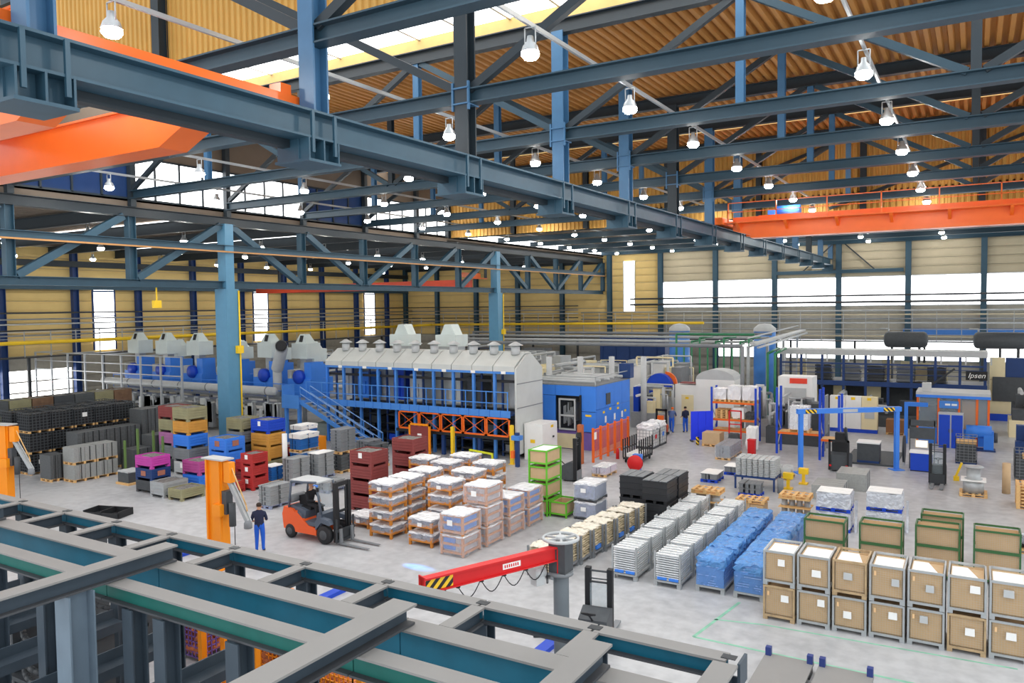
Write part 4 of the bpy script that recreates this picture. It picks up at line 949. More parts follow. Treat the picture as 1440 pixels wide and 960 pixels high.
# cylinder table
t = T('disc_table', 'blue steel bench carrying columns of stacked grey discs', 'bench', (-8.9, 37.9, 0))
O('bench_top', B().bb(-.95, -.7, .56, .95, .7, .64), NAVY, t)
for sx in (-1, 1):
    for sy in (-1, 1): O('leg', cm(('leg', 'dt'), lambda: B().box(0, 0, .28, .08, .08, .56), NAVY), None, t, (sx*.9, sy*.65, 0))
dm = cm(('disc_stack', 1), lambda: (lambda b: [b.cyl((0, 0, k*.085), (0, 0, k*.085+.07), .13, 12) for k in range(10)] and b)(B()), LTG)
for i in range(7):
    for j in range(4): O('disc_column', dm, None, t, (-.8+.267*i, -.5+.34*j, .64))
t = T('disc_pallet', 'pallet of wide ring castings behind the disc bench', 'pallet load', (-8.6, 40.6, 0)); pallet_part(t, 1.6, 1.2)
for i in range(3):
    for j in range(2): O('ring', B().lathe([(.12, 0), (.25, 0), (.25, .45), (.12, .45), (.12, 0)], 14), LTG, t, (-.52+.52*i, -.3+.6*j, .146))
crate_pallet((-8.8, 36.2, 0), 1.0, .8, 2, .24, MIDG, 'small grey crates on a blue pallet in front of the disc bench', 'grey crates in the aisle', BLUED, 0, 4, 2)
O('disc_column', B().cyl((0, 0, 0), (0, 0, .68), .14, 14), MIDG, None, (-7.7, 37.2, 0), label='single column of grey discs standing beside the disc bench', cat='discs')
for i, (x, y) in enumerate(((-7.55, 38.2), (-7.1, 39.6))):
    t = T('yellow_stand', ('yellow pedestal stand beside the disc bench', 'low yellow pedestal stand at the foot of the blue gantry')[i], 'stand', (x, y, 0))
    O('foot', B().bb(-.2, -.2, 0, .2, .2, .06), YELLOW, t); O('column', B().bb(-.07, -.07, .06, .07, .07, .5), YELLOW, t); O('head', B().bb(-.22, -.14, .5, .22, .14, .78), YELLOW, t)
for i, (x, y, n_, h_) in enumerate(((-5.6, 37.6, 3, .8), (-4.9, 40.0, 3, .95))):
    plate_stack((x, y, 0), 1.3, 1.7, h_-.15, PLATEL, ('pile of grey slabs in the aisle by the foil-wrapped pallets', 'pile of grey slabs in front of the low dark truck')[i], 'grey slab piles', False)
crate_pallet((-11.25, 38.35, 0), .85, 1.2, 1, .3, MIDG, 'low grey crate under white film in the aisle', 'grey crates in the aisle', BLUED, 1)
crate_pallet((-10.5, 40.4, 0), 1.2, 1.0, 1, .3, MIDG, 'low crate with white board top in the aisle', 'grey crates in the aisle', BLUED, 1)
crate_pallet((-12.2, 44.9, 0), .85, 2.6, 3, .22, MIDG, 'long grey crates under film beside the red trolley', 'grey crates in the aisle', None, 0, 2, 4, True)
# drum, pallet stack, black bundle
t = T('cable_drum', 'grey wire drums stacked on a pallet in the aisle', 'drum', (.05, 40.9, 0)); pallet_part(t, 1.1, 1.1)
O('lower_drum', B().lathe([(0, 0), (.42, 0), (.42, .55), (0, .55)], 20, (0, 0, .146)), GALV, t); O('board', B().bb(-.5, -.5, .7, .5, .5, .74), PAPER, t)
O('upper_drum', B().lathe([(0, 0), (.36, 0), (.36, .02), (.28, .04), (.28, .52), (.4, .54), (.4, .58), (0, .58)], 20, (0, 0, .745)), GALV, t)
wood_pallet((2.1, 39.6, 0), 'pile by the black baskets', 7, .95, 1.2)
wood_pallet((1.3, 32.6, 0), 'wooden pallet carrying a film-covered bundle', 1, 1.2, 1.0)
t = T('bundle', 'black bundle with white film lying on a pallet', 'bundle', (1.3, 32.6, .15)); O('core', B().lump(-.4, -.35, 0, .4, .35, .3, .05, 7, 6), BLACK, t); O('film', B().lump(-.42, -.37, .1, .42, .37, .36, .05, 7, 8), FILM, t)

# ================================================================ PEOPLE
NAVYSH = mat('navy_shirt', (36, 44, 72), .8); BLUETR = mat('work_trousers', (36, 100, 214), .8); BLACKCL = mat('black_clothes', (32, 33, 38), .8); SHOE = mat('shoe_black', (30, 30, 32), .6)
def person(label, loc, rz, J, shirt, trousers, group=None, sleeve='short', hat=None):
    P = [(0, 0, .0)]*0; R = []; E_ = []; BN = []; idx = {}
    def v(n, p, r): idx[n] = len(P); P.append(tuple(p)); R.append(r)
    def e(a, b, m): E_.append((idx[a], idx[b])); BN.append((Vector(P[idx[a]]), Vector(P[idx[b]]), m))
    v('pel', J['pel'], (.16, .13)); v('spine', J['spine'], (.165, .125)); v('chest', J['chest'], (.185, .13)); v('neck', J['neck'], (.055, .055)); v('hb', J['hb'], (.075, .085)); v('ht', J['ht'], (.078, .092)); v('top', J['top'], (.05, .06))
    e('pel', 'spine', 1); e('spine', 'chest', 1); e('chest', 'neck', 1); e('neck', 'hb', 0); e('hb', 'ht', 0); e('ht', 'top', 0)
    hd = (Vector(J['ht'])-Vector(J['hb'])).normalized(); fwd = Vector(J.get('face', (0, 1, 0)))
    v('nose', Vector(J['hb'])*.5+Vector(J['ht'])*.5+fwd*.105, .012); e('hb', 'nose', 0)
    for s in ('l', 'r'):
        sg = -1 if s == 'l' else 1
        v('hip'+s, J['hip'+s], .115); v('kn'+s, J['kn'+s], .082); v('an'+s, J['an'+s], .058); v('to'+s, J['to'+s], (.045, .035))
        e('pel', 'hip'+s, 2); e('hip'+s, 'kn'+s, 2); e('kn'+s, 'an'+s, 2); e('an'+s, 'to'+s, 3)
        v('sh'+s, J['sh'+s], .078); v('el'+s, J['el'+s], .052); v('wr'+s, J['wr'+s], .032)
        e('chest', 'sh'+s, 1); e('sh'+s, 'el'+s, 1); e('el'+s, 'wr'+s, 0 if sleeve == 'short' else 1)
        d = (Vector(J['wr'+s])-Vector(J['el'+s])).normalized(); sd = d.cross(Vector((0, 0, 1)))
        sd = sd.normalized() if sd.length > .2 else Vector((0, 1, 0))
        w_ = Vector(J['wr'+s]); v('pa'+s, w_+d*.07, (.032, .02)); e('wr'+s, 'pa'+s, 0); nn = sd.cross(d).normalized()*(-1)
        for k in range(4):
            o = sd*(-.03+.02*k); l = (.06, .07, .068, .052)[k]
            v('f%d%s' % (k, s), w_+d*.1+o, .009); v('g%d%s' % (k, s), w_+d*(.1+l*.6)+o+nn*.02, .0085); v('h%d%s' % (k, s), w_+d*(.1+l)+o+nn*.045, .008)
            e('pa'+s, 'f%d%s' % (k, s), 0); e('f%d%s' % (k, s), 'g%d%s' % (k, s), 0); e('g%d%s' % (k, s), 'h%d%s' % (k, s), 0)
        v('t0'+s, w_+d*.05+sd*(.04), .01); v('t1'+s, w_+d*.09+sd*(.055)+nn*.02, .009); e('wr'+s, 't0'+s, 0); e('t0'+s, 't1'+s, 0)
    me = bpy.data.meshes.new('body_rig'); me.from_pydata(P, E_, [])
    ob = bpy.data.objects.new('body_rig', me); col.objects.link(ob)
    md = ob.modifiers.new('skin', 'SKIN')
    bpy.context.view_layer.objects.active = ob
    if not me.skin_vertices: me.attributes and None
    if not me.skin_vertices:
        bpy.ops.object.select_all(action='DESELECT'); ob.select_set(True); bpy.ops.mesh.customdata_skin_add()
    for i, q in enumerate(R):
        me.skin_vertices[0].data[i].radius = q if isinstance(q, tuple) else (q, q); me.skin_vertices[0].data[i].use_root = i == 0
    md.use_smooth_shade = True; sb = ob.modifiers.new('sub', 'SUBSURF'); sb.levels = 1; sb.render_levels = 1
    dg = bpy.context.evaluated_depsgraph_get(); dg.update()
    nm = bpy.data.meshes.new_from_object(ob.evaluated_get(dg)); nm.name = 'body'
    bpy.data.objects.remove(ob)
    nm.materials.clear()
    for q in (SKIN, shirt, trousers, SHOE): nm.materials.append(q)
    def dist(p, a, b):
        t = max(0, min(1, (p-a).dot(b-a)/max(1e-9, (b-a).length_squared))); return (p-(a+(b-a)*t)).length
    for f in nm.polygons:
        c = f.center; best = min(BN, key=lambda q: dist(c, q[0], q[1])-(.08 if q[2] in (1, 2) and q[0] in (BN[0][0], BN[1][0]) else 0)); f.material_index = best[2]; f.use_smooth = True
    t = T('person', label, 'person', loc, rz, group)
    O('body', nm, None, t)
    hb, ht = Vector(J['hb']), Vector(J['ht']); c = ht*.7+hb*.3
    hm = B().lathe([(.088, .0), (.1, .05), (.088, .1), (.05, .13), (0, .138)], 12)
    hm.v = [tuple(Vector(p)+c-fwd*.018) for p in hm.v]
    O('hair' if not hat else 'cap', hm, HAIR if not hat else hat, t)
    ear = B()
    side = fwd.cross(Vector((0, 0, 1)))
    for s in (-1, 1): q = hb*.45+ht*.55+side*.088*s; ear.box(q.x, q.y, q.z, .02, .03, .05)
    O('ears', ear, SKIN, t)
    eye = B()
    for s in (-1, 1): q = hb*.35+ht*.65+side*.032*s+fwd*.088; eye.box(q.x, q.y, q.z, .016, .016, .012)
    O('eyes', eye, BLACK, t)
    return t
STAND = dict(pel=(0, 0, .98), spine=(0, 0, 1.16), chest=(0, 0, 1.38), neck=(0, .01, 1.53), hb=(0, .025, 1.6), ht=(0, .03, 1.7), top=(0, .03, 1.77),
             hipl=(-.1, 0, .93), hipr=(.1, 0, .93), knl=(-.11, .03, .51), knr=(.12, .02, .51), anl=(-.11, -.02, .08), anr=(.13, -.02, .08), tol=(-.12, .13, .045), tor=(.15, .13, .045),
             shl=(-.2, 0, 1.43), shr=(.2, 0, 1.43), ell=(-.27, -.03, 1.15), elr=(.27, .02, 1.16), wrl=(-.22, .18, 1.08), wrr=(.16, .23, 1.14))
person('man in navy polo shirt and blue trousers seen from behind on the open floor', (-22.47, 19.35, 0), .6, STAND, NAVYSH, BLUETR)
far1 = dict(STAND); person('man in dark shirt and blue trousers standing beside the blue partition', (-17.1, 51.9, 0), .9, far1, NAVYSH, BLUETR)
LEAN = dict(STAND); LEAN.update(chest=(0, .12, 1.34), spine=(0, .04, 1.15), neck=(0, .2, 1.47), hb=(0, .24, 1.53), ht=(0, .27, 1.62), top=(0, .28, 1.69), shl=(-.2, .14, 1.39), shr=(.2, .14, 1.39), ell=(-.25, .25, 1.14), elr=(.25, .28, 1.14), wrl=(-.18, .45, 1.08), wrr=(.18, .46, 1.1), knl=(-.12, .12, .5), anl=(-.12, .3, .08), tol=(-.12, .45, .045), knr=(.13, -.12, .5), anr=(.14, -.3, .08), tor=(.15, -.17, .045))
person('man in blue overalls with orange cap bending beside the small orange truck', (-17.95, 51.5, 0), .1, LEAN, mat('overall_grey_blue', (84, 104, 150), .8), BLUETR, hat=ORANGE)
# ================================================================ FORKLIFT AND TRUCKS
FKO = mat('forklift_orange', (236, 96, 40), .35, var=.03); FKG = mat('forklift_slate', (88, 98, 112), .4, var=.05)
fk = T('forklift', 'orange and slate counterbalance forklift with a driver and lowered forks', 'forklift', (-21.86, 21.62, 0))
O('counterweight', B().prism([(-1.25, .35), (-.45, .28), (-.35, .75), (-.75, 1.15), (-1.22, 1.2), (-1.32, .9)], 'y', -.52, .52), FKO, fk)
O('chassis', B().prism([(-.6, .28), (.5, .28), (.5, .55), (.1, .6), (-.6, 1.1)], 'y', -.54, .54), FKO, fk)
O('floor_plate', B().prism([(-.5, .62), (.1, .6), (.75, .6), (.75, 1.1), (.55, 1.15), (.45, .75), (-.2, .75), (-.3, 1.0), (-.5, 1.1)], 'y', -.5, .5), FKG, fk)
O('fender', B().prism([(.5, .5), (.5, .85), (.75, 1.0), (1.15, .95), (1.3, .8), (1.2, .75), (.8, .82)], 'y', -.58, -.36).prism([(.5, .5), (.5, .85), (.75, 1.0), (1.15, .95), (1.3, .8), (1.2, .75), (.8, .82)], 'y', .36, .58), FKG, fk)
O('hood', B().prism([(-1.0, 1.14), (-.35, 1.0), (-.2, .78), (-.12, 1.12), (-.4, 1.2), (-1.0, 1.25)], 'y', -.42, .42), FKG, fk)
O('seat', B().bb(-.55, -.25, 1.12, -.05, .25, 1.24).beam((-.55, 0, 1.2), (-.68, 0, 1.62), .46, .12), BLACK, fk)
gd = B()
for s in (-1, 1): gd.tube([(-1.0, s*.46, 1.15), (-.85, s*.46, 2.2), (.45, s*.44, 2.28), (.72, s*.46, 1.1)], .045, 6)
O('overhead_guard', gd, FKG, fk)
O('guard_roof', B().bb(-.9, -.46, 2.23, .5, .46, 2.28), LTG, fk)
O('gas_bottle', B().lathe([(0, -.42), (.12, -.4), (.16, -.34), (.16, .34), (.12, .4), (0, .42)], 14, (-1.0, 0, 1.48), 'y'), MIDG, fk)
O('steering_wheel', B().lathe([(.14, 0), (.16, .02), (.14, .04), (.12, .02), (.14, 0)], 14, (.28, -.02, 1.28)).beam((.28, 0, 1.28), (.42, 0, 1.0), .05, .05), BLACK, fk)
O('windshield', B().beam((.56, 0, 1.25), (.42, 0, 2.15), .7, .01), GLASS, fk)
for (x, r, w_) in ((.9, .36, .26), (-.9, .28, .2)):
    for s in (-1, 1):
        wh = O('wheel', B().lathe([(.1, -w_/2), (r-.05, -w_/2), (r, -w_/2+.05), (r, w_/2-.05), (r-.05, w_/2), (.1, w_/2)], 20, (0, 0, 0), 'y'), BLACK, fk, (x, s*.46, r))
        O('hub', B().lathe([(0, -w_/2-.01), (r*.5, -w_/2-.01), (r*.55, -w_/2+.02), (r*.5, w_/2+.01), (0, w_/2+.01)], 14, (0, 0, 0), 'y'), CHAR, wh)
O('mast', B().bb(1.28, -.42, .1, 1.42, -.26, 2.35).bb(1.28, .26, .1, 1.42, .42, 2.35).bb(1.3, -.3, 2.2, 1.4, .3, 2.35).bb(1.3, -.3, 1.2, 1.38, .3, 1.28).cyl((1.34, -.2, .15), (1.34, -.2, 2.1), .04, 8).cyl((1.34, .2, .15), (1.34, .2, 2.1), .04, 8), BLACK, fk)
O('carriage', B().bb(1.45, -.5, .12, 1.51, .5, .22).bb(1.45, -.5, .5, 1.51, .5, .6).bb(1.45, -.48, .12, 1.5, -.42, 1.0).bb(1.45, .42, .12, 1.5, .48, 1.0).bb(1.42, -.3, .2, 1.46, .3, .55), DARK, fk)
for s in (-1, 1): O('fork', B().prism([(1.51, .05), (2.9, .05), (2.9, .07), (1.6, .1), (1.57, .62), (1.51, .62)], 'y', s*.3-.06, s*.3+.06), MIDG, fk)
O('blue_spot_lamp', B().cyl((.62, -.6, 2.2), (.68, -.6, 2.2), .035, 8).bb(.45, -.6, 2.2, .64, -.5, 2.22), BLUE, fk)
O('light', B().bb(.5, -.5, 1.95, .58, -.42, 2.1).bb(.5, .42, 1.95, .58, .5, 2.1), BLACK, fk)
SIT = dict(pel=(0, 0, .1), spine=(0, 0, .3), chest=(0, .04, .52), neck=(0, .06, .67), hb=(0, .08, .73), ht=(0, .09, .83), top=(0, .09, .9), hipl=(-.1, .05, .08), hipr=(.1, .05, .08), knl=(-.14, .46, .08), knr=(.14, .46, .08), anl=(-.13, .52, -.34), anr=(.13, .52, -.34), tol=(-.13, .66, -.38), tor=(.13, .66, -.38), shl=(-.21, .04, .56), shr=(.21, .04, .56), ell=(-.27, .2, .32), elr=(.28, .18, .3), wrl=(-.1, .42, .3), wrr=(.1, .4, .26))
person('bald driver in black clothes sitting on the orange forklift', (-22.16, 21.6, 1.2), -PI/2, SIT, BLACKCL, BLACKCL, sleeve='long', hat=SKIN)
BLUESPOT = mat('blue_light_patch', (150, 215, 255), .5, var=0)
sp = bpy.data.lights.new('forklift_spot', 'SPOT'); sp.energy = 5500; sp.color = (.03, .3, 1.0); sp.spot_size = math.radians(7); sp.spot_blend = 1.0; sp.shadow_soft_size = .03
so = bpy.data.objects.new('forklift_spot', sp); col.objects.link(so); so.location = (-21.15, 20.98, 2.2); so.rotation_euler = Vector((-16.45-(-21.3), 20.75-20.98, -2.2)).to_track_quat('-Z', 'Y').to_euler()

def stacker(label, loc, rz, h=2.1, bodym=CHAR, grey=False):
    t = T('pallet_stacker', label, 'stacker', loc, rz)
    for s in (-1, 1): O('mast_rail', B().bb(-.1, s*.3-.07, .1, .08, s*.3+.07, h), BLACK, t)
    O('mast_bar', B().bb(-.05, -.25, h-.1, .0, .25, h-.06).bb(-.05, -.25, h-.4, .0, .25, h-.36).bb(-.05, -.25, h-.3, .0, .25, h-.28), CHAR, t)
    O('guard_mesh', B().bb(-.1, -.24, .5, -.09, .24, h-.4), GLASS, t)
    O('body', B().prism([(-.75, .08), (-.1, .08), (-.1, .95), (-.25, 1.0), (-.7, .8)], 'y', -.38, .38), bodym, t)
    O('handle', B().tube([(-.7, 0, .8), (-1.0, 0, 1.05), (-1.05, .18, 1.1), (-1.1, 0, 1.12), (-1.05, -.18, 1.1), (-1.0, 0, 1.05)], .025, 6), BLACK, t)
    for s in (-1, 1): O('fork', B().bb(.1, s*.2-.08, .05, 1.2, s*.2+.08, .11), MIDG, t)
    O('carriage', B().bb(.05, -.32, .05, .12, .32, .55), MIDG if grey else DARK, t)
    for s in (-1, 1): O('wheel', B().cyl((-.4, s*.34, .09), (-.4, s*.26, .09), .09, 12), BLACK, t)
    return t
stacker('black pallet stacker standing by the red jib crane post', (-8.45, 18.5, 0), PI*.55, 1.95)
stacker('dark pallet stacker with grey carriage beside the green box stack', (-17.2, 35.1, 0), .1, 2.2, grey=True)
stacker('black pallet stacker facing the tall green mesh boxes', (-1.45, 42.3, 0), -PI/2, 2.0)
t = T('reach_truck', 'low dark truck with upright frame beside the blue gantry post', 'truck', (-6.0, 43.5, 0), -PI/2)
O('body', B().prism([(-.9, .1), (.3, .1), (.3, .9), (-.1, 1.0), (-.9, .8)], 'y', -.5, .5), CHAR, t); O('frame', B().bb(.3, -.5, .1, .4, -.4, 1.7).bb(.3, .4, .1, .4, .5, 1.7).bb(.3, -.5, 1.6, .4, .5, 1.7).bb(-.6, -.4, .8, -.1, .4, 1.5), BLACK, t)
O('seat', B().bb(-.5, -.25, 1.5, -.1, .25, 2.0), BLACK, t); O('red_lamp', B().bb(.41, -.45, .3, .44, -.35, .4).bb(.41, .35, .3, .44, .45, .4), RED, t); O('arm', B().tube([(-.2, .3, 1.6), (.1, .3, 2.3), (.3, .3, 2.2)], .08, 6), DARK, t)
t = T('tow_truck', 'small orange stand-on truck beside the two workers', 'truck', (-18.25, 50.0, 0))
O('body', B().prism([(-.45, .1), (.4, .1), (.45, .6), (.3, .85), (-.4, .8)], 'y', -.45, .45), FKO, t); O('bumper', B().bb(-.5, -.5, .05, .5, .5, .2), BLACK, t)
O('mast', B().bb(-.42, .3, .2, -.3, .42, 1.75).bb(.25, .3, .2, .37, .42, 1.75).bb(-.42, .3, 1.6, .37, .42, 1.75), BLACK, t); O('backrest', B().bb(-.15, -.1, .85, .25, .1, 1.35), ORANGE, t); O('console', B().bb(-.35, -.3, .8, .1, .0, 1.0), DARK, t)

# ================================================================ FURNACE HALL ITEMS
FG = mat('furnace_grey', (204, 207, 204), .5, .1, var=.06, scale=1.5)
fu = T('furnace', 'long furnace with pale grey panelled roof, round vents and blue walkway', 'furnace', (0, 0, 0))
X0, X1 = -37.2, -22.5; NPF = 10; ST_ = (X1-X0)/NPF
for i in range(NPF):
    a, b = X0+i*ST_+.025, X0+(i+1)*ST_-.025
    O('roof_panel', B().prism([(37.9, 5.12), (37.9, 5.42), (39.1, 6.18), (39.7, 6.2), (41.0, 5.3), (41.0, 5.2), (39.7, 6.1), (39.1, 6.08), (37.97, 5.36), (37.97, 5.12)], 'x', a, b), FG, fu)
    vt = O('roof_vent', cm(('roof_vent', 1), lambda: B().cyl((0, 0, 0), (0, 0, .48), .26, 14), LTG), None, fu, ((a+b)/2+.2, 38.95, 6.05))
    O('vent_cap', cm(('vent_cap', 1), lambda: B().lathe([(.0, .26), (.1, .24), (.44, .05), (.44, .03), (0, .03)], 14, (0, 0, .5)), LTG), None, vt)
    O('post', B().bb(a-.08, 38.0, 0, a+.08, 38.16, 5.12), WALKB if i else BLUE, fu)
    O('rear_post', B().bb(a-.06, 38.9, 0, a+.06, 39.0, 5.1), NAVY, fu)
    if i % 3 == 1: O('machine_bay', B().bb(a+.2, 39.2, 2.9, b-.2, 40.4, 4.6).bb(a+.4, 39.1, 3.2, b-.5, 39.2, 4.0), (BLUE, LTG, CHAR)[i//3 % 3], fu)
    if i % 3 == 0: O('machine_bay', B().bb(a+.25, 39.3, 2.9, b-.3, 40.4, 4.9).bb(a+.5, 39.2, 3.0, a+.8, 39.3, 4.4), (LTG, BLUED, FG)[i//3 % 3], fu)
    rk = B()
    for q in range(4): rk.bb(a+.15, 38.6, .3+.55*q, b-.15, 40.2, .36+.55*q)
    O('lower_rack', rk, DARK, fu)
    O('rack_load', B().bb(a+.3, 38.7, .36+.55*(i % 3), b-.3, 39.8, .75+.55*(i % 3)), (CHAR, MIDG, DARK, BLUED)[i % 4], fu)
O('eave_beam', B().bb(X0, 37.92, 4.98, X1, 38.1, 5.12), WALKB, fu)
for i in range(7): O('eave_bracket', B().bb(X0+1.2+i*2.1, 37.88, 4.98, X0+1.5+i*2.1, 37.92, 5.14), PAPER, fu)
O('inner_rail', B().bb(X0, 38.2, 4.45, X1, 38.35, 4.6), BLACK, fu)
O('walkway', B().bb(X0-1.5, 37.55, 2.62, X1-.1, 38.9, 2.7), NAVY, fu)
O('toe_board', B().bb(X0-1.5, 37.5, 2.52, X1-.1, 37.56, 2.92), WALKB, fu)
for i in range(22): O('toe_rib', cm(('toe_rib', 1), lambda: B().bb(-.03, -.04, 2.5, .03, .0, 2.94), WALKB), None, fu, (X0-1.4+i*.73, 37.5, 0))
for i in range(12): O('rail_post', cm(('rail_post', 1), lambda: B().bb(-.025, -.025, 2.7, .025, .025, 3.95), WALKB), None, fu, (X0-1.4+i*1.44, 37.52, 0))
for z in (3.95, 3.3): O('hand_rail', B().bb(X0-1.4, 37.5, z, X1-.2, 37.54, z+.05), WALKB, fu)
O('gable_wall', B().prism([(37.9, .35), (41.0, .35), (41.0, 5.2), (39.7, 6.08), (39.1, 6.06), (37.9, 5.3)], 'x', X1, X1+.12), FG, fu)
O('gable_seam', B().bb(X1+.12, 37.95, 3.0, X1+.14, 41, 3.05).bb(X1+.12, 37.95, 4.4, X1+.14, 41, 4.45), MIDG, fu)
O('back_wall', B().bb(X0, 40.6, 0, X1, 40.8, 5.2), FG, fu)
O('core', B().bb(X0, 40.2, 0, X1-.2, 40.6, 2.6), DARK, fu)
for i in range(5):
    x = X1-.1-1.62*(i+1)
    b = B().bb(x, 37.5, 1.4, x+1.58, 37.56, 1.5).bb(x, 37.5, 2.42, x+1.58, 37.56, 2.5).bb(x, 37.5, 1.4, x+.08, 37.56, 2.5).bb(x+1.5, 37.5, 1.4, x+1.58, 37.56, 2.5).beam((x+.1, 37.53, 1.5), (x+1.5, 37.53, 2.4), .03, .03).beam((x+.1, 37.53, 2.4), (x+1.5, 37.53, 1.5), .03, .03)
    O('orange_guard', b, ORANGE, fu)
O('guard_beam', B().bb(X1-8.4, 37.5, 1.22, X1-.1, 37.62, 1.4), BLACK, fu)
for i in range(3): O('front_leg', B().bb(X1-2.4-2.6*i, 37.6, 0, X1-2.2-2.6*i, 37.8, 1.4), NAVY, fu)
og = T('orange_gate', 'orange tubular gate with a white notice under the furnace walkway', 'gate', (-28.6, 36.9, 0))
O('gate_frame', B().bb(-.8, -.05, 0, -.68, .05, 1.9).bb(.68, -.05, 0, .8, .05, 1.9).bb(-.8, -.05, 1.78, .8, .05, 1.9), ORANGE2, og); O('gate_mesh', B().bb(-.68, -.01, .3, .68, .01, 1.75), MAROON, og); O('notice', B().bb(-.15, -.03, .9, .15, -.012, 1.3), PAPER, og)
for i, (x, y, h) in enumerate(((-26.1, 36.8, 1.9), (-22.25, 37.1, 2.2))): O('bollard', B().bb(-.09, -.09, 0, .09, .09, h).bb(-.16, -.16, 0, .16, .16, .03), YELLOW, None, (x, y, 0), label=('yellow square post in front of the orange guards', 'yellow square post at the corner of the furnace')[i], cat='post')
O('yellow_barrier', B().beam((-25, 36.9, .62), (-23.4, 36.9, .5), .1, .1).bb(-25, 36.85, 0, -24.92, 36.95, .6).bb(-23.48, 36.85, 0, -23.4, 36.95, .5), mat('lime_yellow', (226, 232, 50), .5), None, label='lime yellow barrier bar in front of the furnace', cat='barrier')
# stairs
stt = T('stairs', 'blue steel stairs climbing to the furnace walkway', 'stairs', (0, -.12, 0))
sx0, sx1 = -31.8, -38.0
for k in range(14):
    f = (k+.5)/14; O('step', cm(('step', 1), lambda: B().bb(-.15, -.42, -.02, .15, .42, .02), GALV), None, stt, (sx0+(sx1-sx0)*f, 36.95, 2.75*f))
for y in (36.5, 37.4):
    O('stringer', B().beam((sx0, y, .05), (sx1, y, 2.75), .06, .28), WALKB, stt)
    O('handrail', B().beam((sx0, y, 1.05), (sx1, y, 3.75), .05, .05).beam((sx0, y, .6), (sx1, y, 3.3), .04, .04), mat('rail_pale_blue', (130, 170, 226), .4), stt)
    for k in range(5): O('baluster', B().bb(-.02, -.02, 0, .02, .02, 1.0), WALKB, stt, (sx0+(sx1-sx0)*k/4, y, .05+2.7*k/4))
O('landing', B().bb(-39.6, 36.4, 2.66, -38.0, 37.48, 2.75), WALKB, stt); O('landing_panel', B().bb(-39.6, 36.4, 2.75, -39.55, 37.48, 3.8).bb(-39.6, 36.38, 2.3, -38.0, 36.42, 3.2), WALKB, stt)
O('landing_leg', B().bb(-39.5, 36.5, 0, -39.3, 36.7, 2.66).bb(-38.3, 36.5, 0, -38.1, 36.7, 2.66), WALKB, stt)
for i, (x, y) in enumerate(((-36.2, 35.3), (-35.2, 35.2))): O('stair_box', B().bb(-.3, -.3, 0, .3, .3, .9), ORANGE2, None, (x, y, 0), label='orange box under the blue stairs, %s the grey-green tub' % ('nearer', 'farther from')[i], cat='box', group='orange boxes under the stairs')  # two plain orange boxes

# left machine line
HOOD = mat('hood_pale', (206, 216, 214), .45, var=.05)
ml = T('machine_platform', 'long grey machine platform with conveyors behind the plate piles', 'platform', (0, 0, 0))
O('deck', B().bb(-62.6, 38.8, 2.4, -39.8, 44.5, 2.55), MIDG, ml)
for i in range(12): O('leg', cm(('leg', 'ml'), lambda: B().bb(-.1, -.1, 0, .1, .1, 2.4), MIDG), None, ml, (-62.3+2.0*i, 39, 0))
for z, m in ((.9, MIDG), (1.5, LTG), (2.1, MIDG)): O('conveyor', B().bb(-62.6, 37.6, z, -40.5, 38.4, z+.22), m, ml)
R = random.Random(5)
for i in range(46):
    x = R.uniform(-62.5, -41.4); s = R.uniform(.3, .9)
    O('unit', B().bb(x, 37.3, R.uniform(.1, 1.6), x+s, 37.58, R.uniform(1.7, 2.4)), R.choice([GALV, MIDG, LTG, CHAR, WHITE, FG]), ml)
for i in range(18):
    x = -62.3+1.25*i; O('valve_pipe', B().tube([(x, 37.2, 1.3), (x, 37.2, 2.4), (x+.4, 37.2, 2.4)], .07, 6), GALV, ml)
rlg = T('platform_railing', 'thin blue railing along the edge of the machine platform', 'railing', (0, 38.84, 2.56))
O('hand_rail', B().bb(-62.6, 0, .95, -40, .04, 1.0), BLUE, rlg); O('knee_rail', B().bb(-62.6, 0, .45, -40, .04, .49), BLUE, rlg)
for i in range(12): O('rail_post', B().bb(-62.6+2.05*i, 0, 0, -62.56+2.05*i, .04, .95), BLUE, rlg)
adt = T('air_duct', 'long thick pale grey duct in front of the machine platform', 'duct', (0, 0, 0))
for i in range(5): O('duct_leg', B().bb(-62+4.8*i, 37.85, 2.32, -61.9+4.8*i, 37.95, 2.83), GALV, adt)
O('duct', B().cyl((-62.4, 37.9, 3.12), (-42.1, 37.9, 3.12), .3, 14).lathe([(.3, 0), (.24, .1), (0, .14)], 14, (-42.1, 37.9, 3.12), 'x'), LTG, adt)
for i in range(7): O('duct_band', B().cyl((-62+3.2*i, 37.9, 3.12), (-61.9+3.2*i, 37.9, 3.12), .32, 14), MIDG, adt)
